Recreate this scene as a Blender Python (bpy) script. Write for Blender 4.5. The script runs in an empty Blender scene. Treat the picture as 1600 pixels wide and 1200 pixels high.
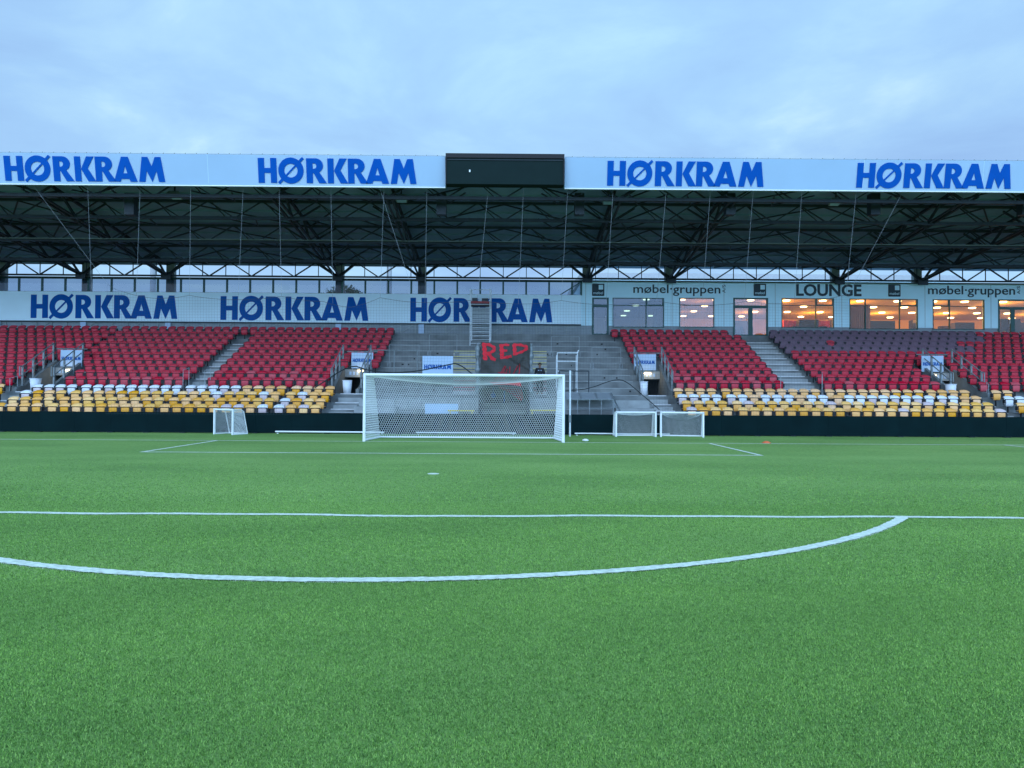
import bpy, math, random
import numpy as np
from mathutils import Vector, Matrix
from math import sin, cos, pi, radians
random.seed(7); rng = np.random.default_rng(11)
S = bpy.context.scene
COL = S.collection

# ------------------------------------------------------------------ camera (solved from the pitch markings)
F_PX, PITCH, ROLL, YAW, CX, CH, CD = 1119.85, .01721, .0061334, .0065732, 1.6115, 1.71234, 26.7865

def ray(u, v):
    a, b = u-800, v-600
    c, s = cos(ROLL), sin(ROLL)
    A, B = a*c+b*s, -a*s+b*c
    r, up, d0 = A/F_PX, -B/F_PX, 1
    z = up*cos(PITCH)+d0*sin(PITCH); d = d0*cos(PITCH)-up*sin(PITCH)
    return Vector((r*cos(YAW)+d*sin(YAW), -r*sin(YAW)+d*cos(YAW), z))

def at(u, v, Y):
    """world point at distance plane Y for a measured photo pixel"""
    d = ray(u, v); t = (Y+CD)/d.y
    return Vector((CX+d.x*t, Y, CH+d.z*t))

cam = bpy.data.cameras.new('camera'); camo = bpy.data.objects.new('camera', cam); COL.objects.link(camo)
fw = ray(800, 600).normalized()
rt = (ray(801, 600)-ray(800, 600)).normalized(); upv = rt.cross(fw).normalized()
M = Matrix((rt, upv, -fw)).transposed().to_4x4(); M.translation = Vector((CX, -CD, CH))
camo.matrix_world = M
cam.sensor_width = 36; cam.lens = F_PX/1600*36; cam.clip_end = 3000; cam.clip_start = .05
S.camera = camo

# ------------------------------------------------------------------ sky and light
W = bpy.data.worlds.new('World'); S.world = W; W.use_nodes = True
nt = W.node_tree; nt.nodes.clear(); N = nt.nodes.new; Lk = nt.links.new
SUN_EL, SUN_AZ = radians(24), radians(200)      # azimuth clockwise from +Y : behind the camera
out = N('ShaderNodeOutputWorld')
sky = N('ShaderNodeTexSky'); sky.sky_type = 'NISHITA'; sky.sun_disc = False
sky.sun_elevation = SUN_EL; sky.sun_rotation = SUN_AZ; sky.air_density = 1.3; sky.dust_density = 2
bg1 = N('ShaderNodeBackground'); bg1.inputs[1].default_value = .1; Lk(sky.outputs[0], bg1.inputs[0])
tc = N('ShaderNodeTexCoord')
sep = N('ShaderNodeSeparateXYZ'); Lk(tc.outputs['Generated'], sep.inputs[0])
def math_(op, a, b=None, clamp=False):
    n = N('ShaderNodeMath'); n.operation = op; n.use_clamp = clamp
    for i, x in enumerate((a, b)):
        if x is None: continue
        if isinstance(x, (int, float)): n.inputs[i].default_value = x
        else: Lk(x, n.inputs[i])
    return n.outputs[0]
# project direction on a cloud plane
zc = math_('ADD', math_('MAXIMUM', sep.outputs[2], 0.0), .16)
comb = N('ShaderNodeCombineXYZ'); Lk(math_('DIVIDE', sep.outputs[0], zc), comb.inputs[0]); Lk(math_('DIVIDE', sep.outputs[1], zc), comb.inputs[1])
n1 = N('ShaderNodeTexNoise'); n1.inputs['Scale'].default_value = 1.9; n1.inputs['Detail'].default_value = 8; n1.inputs['Roughness'].default_value = .56; n1.inputs['Distortion'].default_value = .35
Lk(comb.outputs[0], n1.inputs['Vector'])
mp = N('ShaderNodeMapping'); mp.inputs['Location'].default_value = (3.1, 7.7, 2); Lk(comb.outputs[0], mp.inputs[0])
n2 = N('ShaderNodeTexNoise'); n2.inputs['Scale'].default_value = .45; n2.inputs['Detail'].default_value = 2; Lk(mp.outputs[0], n2.inputs['Vector'])
r1 = N('ShaderNodeValToRGB'); Lk(n1.outputs[0], r1.inputs[0])
e = r1.color_ramp.elements
e[0].position = .30; e[0].color = (.345, .575, .95, 1); e[1].position = .76; e[1].color = (.66, .95, 1.1, 1)
m_ = e.new(.50); m_.color = (.40, .67, 1.03, 1)
m_ = e.new(.62); m_.color = (.47, .76, 1.05, 1)
r2 = N('ShaderNodeValToRGB'); Lk(n2.outputs[0], r2.inputs[0])
e = r2.color_ramp.elements; e[0].position = .38; e[0].color = (.94, .94, .96, 1); e[1].position = .62; e[1].color = (1.08, 1.10, 1.06, 1)
mm = N('ShaderNodeMix'); mm.data_type = 'RGBA'; mm.blend_type = 'MULTIPLY'; mm.inputs[0].default_value = 1
Lk(r1.outputs[0], mm.inputs[6]); Lk(r2.outputs[0], mm.inputs[7])
# the sky over and behind the camera (west, where the sun went down) is brighter, with a warm band at its horizon
back = math_('MULTIPLY', math_('SUBTRACT', .30, sep.outputs[1]), 1.0, True)
bright = math_('ADD', 1.0, math_('MULTIPLY', math_('MULTIPLY', back, 2.7), math_('SUBTRACT', 1.0, math_('MULTIPLY', math_('MAXIMUM', sep.outputs[2], 0.0), .9))))
warm = math_('MULTIPLY', math_('SUBTRACT', 1.0, math_('MULTIPLY', math_('ABSOLUTE', math_('SUBTRACT', sep.outputs[2], .12)), 6.0), True), math_('MULTIPLY', math_('SUBTRACT', -.55, sep.outputs[1]), 3.0, True), True)
mw = N('ShaderNodeMix'); mw.data_type = 'RGBA'; Lk(math_('MULTIPLY', warm, .05), mw.inputs[0]); Lk(mm.outputs[2], mw.inputs[6]); mw.inputs[7].default_value = (.95, .42, .34, 1)
mb_ = N('ShaderNodeMix'); mb_.data_type = 'RGBA'; Lk(math_('MULTIPLY', back, .6), mb_.inputs[0]); Lk(mw.outputs[2], mb_.inputs[6]); mb_.inputs[7].default_value = (.40, .70, 1.22, 1)
bg2 = N('ShaderNodeBackground'); Lk(mb_.outputs[2], bg2.inputs[0]); Lk(bright, bg2.inputs[1])
mx = N('ShaderNodeMixShader'); mx.inputs[0].default_value = .93
Lk(bg1.outputs[0], mx.inputs[1]); Lk(bg2.outputs[0], mx.inputs[2]); Lk(mx.outputs[0], out.inputs[0])

sl = bpy.data.lights.new('sun', 'SUN'); sl.energy = .5; sl.angle = radians(40); sl.color = (1, .98, .96)
so = bpy.data.objects.new('sun', sl); COL.objects.link(so)
sd = Vector((sin(SUN_AZ)*cos(SUN_EL), cos(SUN_AZ)*cos(SUN_EL), sin(SUN_EL)))
so.rotation_euler = sd.to_track_quat('Z', 'Y').to_euler(); so.location = (0, -20, 30)
S.view_settings.view_transform = 'Standard'; S.view_settings.look = 'None'; S.view_settings.exposure = 0
S.cycles.max_bounces = 8; S.cycles.transparent_max_bounces = 16; S.cycles.diffuse_bounces = 3
S.cycles.sample_clamp_indirect = 4; S.cycles.use_denoising = True

# ------------------------------------------------------------------ materials
def mat(name, col, rough=.7, var=.08, scale=3., bump=0., bscale=60., metal=0., rnd=0., spec=.4, col2=None, detail=4):
    m = bpy.data.materials.new(name); m.use_nodes = True
    t = m.node_tree; p = t.nodes['Principled BSDF']
    p.inputs['Roughness'].default_value = rough; p.inputs['Metallic'].default_value = metal
    p.inputs['Specular IOR Level'].default_value = spec
    co = t.nodes.new('ShaderNodeTexCoord')
    n = t.nodes.new('ShaderNodeTexNoise'); n.inputs['Scale'].default_value = scale; n.inputs['Detail'].default_value = detail
    t.links.new(co.outputs['Object'], n.inputs['Vector'])
    r = t.nodes.new('ShaderNodeValToRGB'); t.links.new(n.outputs[0], r.inputs[0])
    a = [c*(1-var) for c in col]; b = [min(1, c*(1+var)) for c in (col2 or col)]
    r.color_ramp.elements[0].position = .3; r.color_ramp.elements[0].color = (*a, 1)
    r.color_ramp.elements[1].position = .7; r.color_ramp.elements[1].color = (*b, 1)
    last = r.outputs[0]
    if rnd:
        oi = t.nodes.new('ShaderNodeObjectInfo'); hs = t.nodes.new('ShaderNodeHueSaturation')
        mr = t.nodes.new('ShaderNodeMapRange'); mr.inputs[3].default_value = 1-rnd; mr.inputs[4].default_value = 1+rnd
        t.links.new(oi.outputs['Random'], mr.inputs[0]); t.links.new(mr.outputs[0], hs.inputs['Value'])
        mr2 = t.nodes.new('ShaderNodeMapRange'); mr2.inputs[3].default_value = 1+rnd; mr2.inputs[4].default_value = 1-rnd*2
        t.links.new(oi.outputs['Random'], mr2.inputs[0]); t.links.new(mr2.outputs[0], hs.inputs['Saturation'])
        t.links.new(last, hs.inputs['Color']); last = hs.outputs[0]
    t.links.new(last, p.inputs['Base Color'])
    if bump:
        n2 = t.nodes.new('ShaderNodeTexNoise'); n2.inputs['Scale'].default_value = bscale; n2.inputs['Detail'].default_value = 3
        t.links.new(co.outputs['Object'], n2.inputs['Vector'])
        bp = t.nodes.new('ShaderNodeBump'); bp.inputs['Strength'].default_value = bump; bp.inputs['Distance'].default_value = .02
        t.links.new(n2.outputs[0], bp.inputs['Height']); t.links.new(bp.outputs[0], p.inputs['Normal'])
    return m

def emit(name, col, st):
    m = bpy.data.materials.new(name); m.use_nodes = True; t = m.node_tree; t.nodes.clear()
    o = t.nodes.new('ShaderNodeOutputMaterial'); e = t.nodes.new('ShaderNodeEmission')
    e.inputs[0].default_value = (*col, 1); e.inputs[1].default_value = st; t.links.new(e.outputs[0], o.inputs[0]); return m

def glass(name, tint, refl):
    m = bpy.data.materials.new(name); m.use_nodes = True; t = m.node_tree; t.nodes.clear()
    o = t.nodes.new('ShaderNodeOutputMaterial'); a = t.nodes.new('ShaderNodeBsdfTransparent'); g = t.nodes.new('ShaderNodeBsdfGlossy')
    a.inputs[0].default_value = (*tint, 1); g.inputs['Roughness'].default_value = .015
    fr = t.nodes.new('ShaderNodeFresnel'); fr.inputs[0].default_value = 1.5
    ad = t.nodes.new('ShaderNodeMath'); ad.operation = 'MULTIPLY_ADD'; ad.inputs[1].default_value = .45; ad.inputs[2].default_value = refl; ad.use_clamp = True
    x = t.nodes.new('ShaderNodeMixShader'); t.links.new(fr.outputs[0], ad.inputs[0]); t.links.new(ad.outputs[0], x.inputs[0])
    t.links.new(a.outputs[0], x.inputs[1]); t.links.new(g.outputs[0], x.inputs[2]); t.links.new(x.outputs[0], o.inputs[0]); return m

M_ = {}
M_['concrete'] = mat('concrete', (.165, .185, .185), .85, .30, 1.3, .25, 40, detail=8)
M_['concrete_light'] = mat('concrete light', (.29, .32, .32), .85, .15, 2.2, .2, 40, detail=8)
M_['nosing'] = mat('stair nosing', (.55, .57, .58), .8, .12, 5)
M_['nosing_yellow'] = mat('yellow nosing', (.55, .50, .22), .8, .12, 5)
M_['nosing_red'] = mat('red nosing', (.35, .07, .08), .8, .12, 5)
M_['white_panel'] = mat('white panel', (.36, .50, .66), .45, .03, .6)
M_['wall_panel'] = mat('wall board', (.66, .84, .92), .5, .04, .8)
M_['lounge_wall'] = mat('lounge wall', (.58, .82, .90), .6, .04, .8)
M_['plinth'] = mat('plinth', (.25, .29, .31), .8, .1, 2)
M_['blue'] = mat('blue lettering', (.0015, .085, .40), .8, .04, 2, spec=.08)
M_['blue2'] = mat('blue lettering dull', (.004, .085, .34), .8, .04, 2, spec=.1)
M_['dark_text'] = mat('dark lettering', (.012, .03, .04), .5, .04, 2)
M_['steel_dark'] = mat('dark steel', (.016, .027, .037), .6, .2, 2)
M_['roof_deck'] = mat('roof deck', (.19, .28, .40), .7, .12, .7)
M_['col_grey'] = mat('column grey', (.30, .34, .33), .75, .15, 2)
M_['galv'] = mat('galvanised steel', (.20, .235, .245), .5, .15, 6, metal=.2)
M_['alu_dull'] = mat('dull aluminium', (.33, .38, .40), .45, .08, 6, metal=.3)
M_['alu'] = mat('aluminium', (.66, .72, .75), .45, .06, 6, metal=.15)
M_['goal_white'] = mat('goal white', (.80, .83, .84), .35, .03, 4)
M_['net_white'] = mat('net cord white', (.80, .82, .84), .8, .05, 6)
M_['net_dark'] = mat('safety net cord', (.06, .08, .10), .8, .05, 6)
M_['rope_dark'] = mat('dark rope', (.012, .018, .022), .8, .05, 6)
M_['cable'] = mat('cable', (.25, .28, .30), .5, .05, 6)
M_['board'] = mat('black board', (.002, .013, .015), .8, .15, 1.2, spec=.08)
M_['screen'] = mat('screen face', (.012, .024, .024), .9, .05, 2, spec=.1)
M_['frame_green'] = mat('dark green frame', (.012, .075, .07), .45, .08, 4)
M_['red'] = mat('red seat plastic', (.50, .010, .034), .42, .12, 4, rnd=.07, spec=.28)
M_['yellow'] = mat('yellow seat plastic', (.86, .39, .05), .42, .1, 5, rnd=.10)
M_['pale'] = mat('faded yellow plastic', (.92, .50, .13), .45, .1, 5, rnd=.08)
M_['peach'] = mat('peach plastic', (.86, .46, .19), .42, .1, 5, rnd=.08)
M_['white'] = mat('white seat plastic', (.72, .76, .80), .4, .06, 5, rnd=.05)
M_['pinkish'] = mat('faded pink white', (.62, .50, .50), .45, .12, 5, rnd=.06)
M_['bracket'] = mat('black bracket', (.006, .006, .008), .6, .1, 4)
M_['cover'] = mat('grey seat cover', (.135, .085, .115), .8, .15, 6, .15, 30)
M_['cloth'] = mat('dark cloth', (.055, .055, .05), .85, .2, 4, .2, 20)
M_['redpaint'] = mat('red paint', (.66, .014, .03), .75, .12, 8)
M_['redpaint2'] = mat('faded red paint', (.34, .02, .03), .8, .2, 8)
M_['skin'] = mat('skin', (.20, .10, .065), .55, .06, 20)
M_['hair'] = mat('hair', (.012, .01, .01), .7, .1, 30)
M_['black_cloth'] = mat('black clothing', (.012, .013, .018), .85, .2, 12)
M_['bin'] = mat('white plastic bin', (.70, .74, .78), .45, .05, 4)
M_['orange'] = mat('orange marker', (.75, .16, .06), .5, .05, 4)
M_['yellow_steel'] = mat('yellow strip', (.62, .50, .08), .5, .1, 4)
M_['bark'] = mat('bark', (.06, .05, .04), .9, .2, 6)
M_['leaf'] = mat('leaves', (.035, .075, .035), .8, .35, 3)
M_['mast'] = mat('mast grey', (.45, .47, .48), .5, .05, 3)
M_['glass_rear'] = glass('rear glazing', (.62, .66, .72), -.012)
M_['glass_lounge'] = glass('lounge glazing', (.92, .90, .86), .0)
M_['glass_mid'] = glass('reflecting lounge glazing', (.68, .66, .68), .08)
M_['glass_dark'] = glass('tinted lounge glazing', (.26, .38, .48), .075)
M_['lounge_in'] = mat('warm lounge plaster', (.75, .45, .16), .8, .06, 1)
M_['lounge_ceiling'] = mat('lounge ceiling', (.70, .46, .22), .8, .05, 1)
M_['lounge_dark'] = mat('lounge furniture', (.07, .05, .04), .6, .2, 3)
M_['lounge_red'] = mat('lounge red chairs', (.55, .03, .03), .6, .1, 3)
M_['wood'] = mat('lounge slats', (.40, .14, .05), .6, .25, 12)
M_['lamp'] = emit('lamp', (1.0, .72, .34), 9.)
M_['lamp_in'] = emit('ceiling lamp', (1.0, .70, .32), 12.)
M_['scaff_red'] = mat('red platform', (.28, .03, .03), .6, .1, 4)

def turf_material():
    m = bpy.data.materials.new('turf'); m.use_nodes = True; t = m.node_tree; p = t.nodes['Principled BSDF']
    p.inputs['Roughness'].default_value = .75; p.inputs['Specular IOR Level'].default_value = .2
    co = t.nodes.new('ShaderNodeTexCoord')
    def noise(sc, det, rough=.6, stretch=None):
        n = t.nodes.new('ShaderNodeTexNoise'); n.inputs['Scale'].default_value = sc; n.inputs['Detail'].default_value = det; n.inputs['Roughness'].default_value = rough
        if stretch:
            mp = t.nodes.new('ShaderNodeMapping'); mp.inputs['Scale'].default_value = stretch
            t.links.new(co.outputs['Object'], mp.inputs[0]); t.links.new(mp.outputs[0], n.inputs['Vector'])
        else: t.links.new(co.outputs['Object'], n.inputs['Vector'])
        return n.outputs[0]
    fine = noise(75, 5, .75); mid = noise(9, 4, .6); big = noise(.35, 3, .5, (.5, 1.2, 1))
    def ma(op, a, b):
        n = t.nodes.new('ShaderNodeMath'); n.operation = op
        for i, x in enumerate((a, b)):
            if isinstance(x, (int, float)): n.inputs[i].default_value = x
            else: t.links.new(x, n.inputs[i])
        return n.outputs[0]
    v = ma('ADD', ma('ADD', ma('MULTIPLY', fine, .70), ma('MULTIPLY', mid, .22)), ma('MULTIPLY', big, .22))
    r = t.nodes.new('ShaderNodeValToRGB'); t.links.new(v, r.inputs[0])
    e = r.color_ramp.elements
    e[0].position = .42; e[0].color = (.055, .130, .032, 1); e[1].position = .74; e[1].color = (.36, .52, .155, 1)
    k = e.new(.56); k.color = (.18, .33, .078, 1)
    t.links.new(r.outputs[0], p.inputs['Base Color'])
    bp = t.nodes.new('ShaderNodeBump'); bp.inputs['Strength'].default_value = .8; bp.inputs['Distance'].default_value = .012
    t.links.new(fine, bp.inputs['Height']); t.links.new(bp.outputs[0], p.inputs['Normal'])
    return m
M_['turf'] = turf_material()
def blade_material():
    m = bpy.data.materials.new('turf fibre'); m.use_nodes = True; t = m.node_tree; p = t.nodes['Principled BSDF']; L = t.links.new
    p.inputs['Roughness'].default_value = .6; p.inputs['Specular IOR Level'].default_value = .25
    a = t.nodes.new('ShaderNodeAttribute'); a.attribute_name = 'tint'
    co = t.nodes.new('ShaderNodeTexCoord'); mp = t.nodes.new('ShaderNodeMapping'); mp.inputs['Scale'].default_value = (.5, 1.2, 1); L(co.outputs['Object'], mp.inputs[0])
    n = t.nodes.new('ShaderNodeTexNoise'); n.inputs['Scale'].default_value = .6; n.inputs['Detail'].default_value = 5; L(mp.outputs[0], n.inputs['Vector'])
    r = t.nodes.new('ShaderNodeValToRGB'); L(a.outputs['Fac'], r.inputs[0]); e = r.color_ramp.elements
    e[0].position = .0; e[0].color = (.030, .100, .016, 1); e[1].position = 1; e[1].color = (.42, .66, .15, 1); k = e.new(.5); k.color = (.165, .37, .055, 1)
    r2 = t.nodes.new('ShaderNodeValToRGB'); L(n.outputs[0], r2.inputs[0]); e = r2.color_ramp.elements
    e[0].position = .35; e[0].color = (.84, .86, .86, 1); e[1].position = .65; e[1].color = (1.14, 1.10, 1.05, 1)
    x = t.nodes.new('ShaderNodeMix'); x.data_type = 'RGBA'; x.blend_type = 'MULTIPLY'; x.inputs[0].default_value = 1; L(r.outputs[0], x.inputs[6]); L(r2.outputs[0], x.inputs[7])
    L(x.outputs[2], p.inputs['Base Color']); return m
M_['blade'] = blade_material()
M_['line'] = mat('line paint', (.74, .82, .68), .8, .2, 18, .5, 140)
M_['ground'] = mat('ground', (.12, .14, .10), .9, .2, .2)

# ------------------------------------------------------------------ mesh helpers
class MB:
    def __init__(s): s.v = []; s.f = []; s.m = []
    def add(s, vs, fs, mi=0):
        b = len(s.v); s.v.extend([tuple(x) for x in vs]); s.f.extend([tuple(b+i for i in f) for f in fs]); s.m.extend([mi]*len(fs)); return s
    def box(s, x0, x1, y0, y1, z0, z1, mi=0):
        v = [(x, y, z) for z in (z0, z1) for y in (y0, y1) for x in (x0, x1)]
        return s.add(v, [(0, 2, 3, 1), (4, 5, 7, 6), (0, 1, 5, 4), (2, 6, 7, 3), (0, 4, 6, 2), (1, 3, 7, 5)], mi)
    def bar(s, p, q, r, n=4, r2=None, mi=0, caps=True):
        p, q = Vector(p), Vector(q); d = (q-p)
        if d.length < 1e-6: return s
        d.normalize(); a = Vector((0, 0, 1)) if abs(d.z) < .9 else Vector((1, 0, 0))
        x = d.cross(a).normalized(); y = d.cross(x)
        r2 = r if r2 is None else r2; o = pi/4 if n == 4 else 0
        k = 1.414 if n == 4 else 1
        vs = [p+(x*cos(o+2*pi*i/n)+y*sin(o+2*pi*i/n))*r*k for i in range(n)]+[q+(x*cos(o+2*pi*i/n)+y*sin(o+2*pi*i/n))*r2*k for i in range(n)]
        fs = [(i, (i+1) % n, n+(i+1) % n, n+i) for i in range(n)]
        if caps: fs += [tuple(range(n-1, -1, -1)), tuple(range(n, 2*n))]
        return s.add(vs, fs, mi)
    def path(s, pts, r, n=6, mi=0):
        for a, b in zip(pts[:-1], pts[1:]): s.bar(a, b, r, n, mi=mi)
        return s
    def prism_x(s, poly, x0, x1, mi=0):       # poly in (y,z), extruded along X
        n = len(poly)
        vs = [(x0, y, z) for y, z in poly]+[(x1, y, z) for y, z in poly]
        fs = [(i, (i+1) % n, n+(i+1) % n, n+i) for i in range(n)]+[tuple(range(n-1, -1, -1)), tuple(range(n, 2*n))]
        return s.add(vs, fs, mi)
    def lathe(s, c, prof, n=16, mi=0):        # prof (r,z)
        b = []
        for r, z in prof:
            b += [(c[0]+r*cos(2*pi*i/n), c[1]+r*sin(2*pi*i/n), c[2]+z) for i in range(n)]
        fs = [(k*n+i, k*n+(i+1) % n, (k+1)*n+(i+1) % n, (k+1)*n+i) for k in range(len(prof)-1) for i in range(n)]
        fs += [tuple(range(n-1, -1, -1)), tuple((len(prof)-1)*n+i for i in range(n))]
        return s.add(b, fs, mi)
    def join(s, o, T=None, mi=None):
        b = len(s.v)
        s.v.extend([tuple(T @ Vector(x)) if T is not None else x for x in o.v]); s.f.extend([tuple(b+i for i in f) for f in o.f])
        s.m.extend(o.m if mi is None else [mi]*len(o.f)); return s
    def build(s, name, m, parent=None, smooth=False):
        off = Vector(parent.get('_w', (0, 0, 0))) if parent is not None else Vector((0, 0, 0))
        me = bpy.data.meshes.new(name)
        me.from_pydata([tuple(Vector(x)-off) for x in s.v], [], s.f)
        ms = m if isinstance(m, (list, tuple)) else [m]
        for k in ms: me.materials.append(M_[k])
        if len(ms) > 1: me.polygons.foreach_set('material_index', s.m)
        if smooth: me.polygons.foreach_set('use_smooth', [True]*len(s.f))
        me.update()
        o = bpy.data.objects.new(name, me); COL.objects.link(o)
        if parent is not None: o.parent = parent; o['_w'] = tuple(off)
        return o

def thing(name, loc, label=None, cat=None, group=None, kind=None):
    o = bpy.data.objects.new(name, None); COL.objects.link(o); o.location = loc; o['_w'] = tuple(loc); o.empty_display_size = .2
    return tag(o, label, cat, group, kind)
def tag(o, label=None, cat=None, group=None, kind=None):
    if label: o['label'] = label
    if cat: o['category'] = cat
    if group: o['group'] = group
    if kind: o['kind'] = kind
    return o
def copy_tree(o, parent=None):
    c = o.copy(); COL.objects.link(c)
    if parent: c.parent = parent
    for ch in list(o.children): copy_tree(ch, c)
    return c

def curve_mesh(splines, ext, T):
    """filled flat outline (with holes) given thickness; returns verts/faces as MB transformed by T"""
    cu = bpy.data.curves.new('tmp', 'CURVE'); cu.dimensions = '2D'; cu.fill_mode = 'BOTH'; cu.extrude = ext
    for pts in splines:
        sp = cu.splines.new('POLY'); sp.points.add(len(pts)-1); sp.use_cyclic_u = True
        for i, (x, y) in enumerate(pts): sp.points[i].co = (x, y, 0, 1)
    o = bpy.data.objects.new('tmp', cu); COL.objects.link(o)
    me = bpy.data.meshes.new_from_object(o.evaluated_get(bpy.context.evaluated_depsgraph_get()))
    b = MB(); b.add([T @ v.co for v in me.vertices], [tuple(p.vertices) for p in me.polygons])
    bpy.data.objects.remove(o); bpy.data.curves.remove(cu); bpy.data.meshes.remove(me)
    return b
def text_mesh(txt, T, w=None, h=None, ext=.01, bold=.0):
    cu = bpy.data.curves.new('tmp', 'FONT'); cu.body = txt; cu.extrude = ext; cu.offset = bold; cu.resolution_u = 3
    o = bpy.data.objects.new('tmp', cu); COL.objects.link(o)
    me = bpy.data.meshes.new_from_object(o.evaluated_get(bpy.context.evaluated_depsgraph_get()))
    vs = [v.co.copy() for v in me.vertices]; x0 = min(v.x for v in vs); x1 = max(v.x for v in vs); y0 = min(v.y for v in vs); y1 = max(v.y for v in vs)
    sx = (w/(x1-x0)) if w else 1; sy = (h/(y1-y0)) if h else sx
    vs = [T @ Vector(((v.x-x0)*sx, (v.y-y0)*sy, v.z)) for v in vs]
    b = MB(); b.add(vs, [tuple(p.vertices) for p in me.polygons])
    bpy.data.objects.remove(o); bpy.data.curves.remove(cu); bpy.data.meshes.remove(me)
    return b
def face_T(origin, right, up):
    """local x -> right, local y -> up, local z -> out of the wall"""
    r = Vector(right).normalized(); u = Vector(up).normalized(); n = r.cross(u)
    T = Matrix((r, u, n)).transposed().to_4x4(); T.translation = Vector(origin); return T

# --- the heavy geometric capitals of the board lettering, cap height 1, total width 6.51
def arc_pts(cx, cy, rx, ry, a0, a1, n): return [(cx+rx*cos(radians(a0+(a1-a0)*i/n)), cy+ry*sin(radians(a0+(a1-a0)*i/n))) for i in range(n+1)]
def letter_shapes():
    L = []
    L.append([[(0, 0), (.255, 0), (.255, .40), (.51, .40), (.51, 0), (.76, 0), (.76, 1), (.51, 1), (.51, .60), (.255, .60), (.255, 1), (0, 1)]])
    L.append([arc_pts(1.348, .5, .52, .525, 0, 352, 44), arc_pts(1.348, .5, .275, .275, 0, 352, 44)])
    def R(x):
        o = [(x, 0), (x+.26, 0), (x+.26, .40), (x+.30, .40), (x+.52, 0), (x+.83, 0), (x+.53, .44)]
        o += arc_pts(x+.38, .705, .31, .295, -52, 90, 14) + [(x, 1)]
        h = [(x+.26, .58)] + arc_pts(x+.30, .69, .12, .11, -90, 90, 8) + [(x+.26, .80)]
        return [o, h]
    L.append(R(1.986))
    x = 2.86
    L.append([[(x, 0), (x+.25, 0), (x+.25, 1), (x, 1)]])
    L.append([[(x+.262, .50), (x+.53, 0), (x+.84, 0), (x+.53, .52), (x+.80, 1), (x+.50, 1)]])
    L.append(R(3.70))
    L.append([[(4.43, 0), (4.70, 0), (4.735, .11), (5.065, .11), (5.11, 0), (5.39, 0), (5.05, 1), (4.78, 1)], [(4.83, .34), (5.0, .34), (4.915, .64)]])
    L.append([[(5.46, 0), (5.71, 0), (5.79, .44), (6.0, 0), (6.19, .44), (6.27, 0), (6.52, 0), (6.38, 1), (6.15, 1), (6.0, .62), (5.85, 1), (5.62, 1)]])
    return L
def hork(origin, right, up, w, h, ext=.012):
    T = face_T(origin, right, up); k = w/6.52; b = MB()
    for sp in letter_shapes(): b.join(curve_mesh([[(x*k, y*h) for x, y in s] for s in sp], ext, T))
    c = (1.348, .5); d = (.50, .50)      # slash: thin inside the ring, thick stubs outside
    def quad(t0, t1, wd, z):
        a = Vector((c[0]+d[0]*t0, c[1]+d[1]*t0)); q = Vector((c[0]+d[0]*t1, c[1]+d[1]*t1)); n = Vector((-d[1], d[0])).normalized()*wd
        pts = [a+n, a-n, q-n, q+n]
        b.join(curve_mesh([[(p.x*k, p.y*h) for p in pts]], ext+z, T))
    quad(-.40, .40, .034, .004); quad(.70, 1.02, .055, .006); quad(-1.02, -.70, .055, .006)
    return b

# ================================================================== SETTING: ground, pitch, lines
g = MB(); g.add([(-900, -700, -.06), (900, -700, -.06), (900, 1500, -.06), (-900, 1500, -.06)], [(0, 1, 2, 3)])
tag(g.build('ground', 'ground'), kind='structure')
p = MB(); p.add([(-60, -70, 0), (60, -70, 0), (60, 5.56, 0), (-60, 5.56, 0)], [(0, 1, 2, 3)])
tag(p.build('pitch', 'turf'), kind='structure')

LINES = []        # list of polylines (centre points) with width
def wav(x, amp=1.): return amp*(.022*sin(x*.55+1.0)+.016*sin(x*1.3+.3)+.008*sin(x*3.1))
def hline(x0, x1, y, w=.125, amp=1.):
    n = max(2, int(abs(x1-x0)/.08)); LINES.append(([(x0+(x1-x0)*i/n, y+wav(x0+(x1-x0)*i/n+y, amp)) for i in range(n+1)], w))
def vline(x, y0, y1, w=.12):
    n = max(2, int(abs(y1-y0)/.08)); LINES.append(([(x, y0+(y1-y0)*i/n) for i in range(n+1)], w))
names = []
hline(-34, 34, 0, .13, .5); hline(-9.22, 9.22, -5.5, .14, .8); vline(-9.16, -.06, -5.44); vline(9.16, -.06, -5.44)
hline(-20.22, 20.22, -16.5, .135, 2.1); vline(-20.16, -.06, -16.43); vline(20.16, -.06, -16.43)
aa = [radians(-143.0+106.*i/300) for i in range(301)]
LINES.append(([(9.13*cos(t)+.02*sin(9*t), -11+9.13*sin(t)) for t in aa], .145))
LB = []
for k, (pts, w) in enumerate(LINES):
    b = MB(); vs = []; fs = []
    n = len(pts)
    for i, (x, y) in enumerate(pts):
        a = Vector(pts[max(0, i-1)]); c = Vector(pts[min(n-1, i+1)]); d = (c-a).normalized(); nn = Vector((-d.y, d.x))
        e0 = w/2+random.uniform(-.012, .012); e1 = w/2+random.uniform(-.012, .012)
        zz = .004+.0012*k
        vs += [(x+nn.x*e0, y+nn.y*e0, zz), (x-nn.x*e1, y-nn.y*e1, zz)]
    fs = [(2*i+1, 2*i+3, 2*i+2, 2*i) for i in range(n-1)]
    b.add(vs, fs); LB.append(b)
sp = MB(); sp.lathe((0, -11, .003), [(.13, 0), (.125, .003)], 20)
LB.append(sp)
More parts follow.
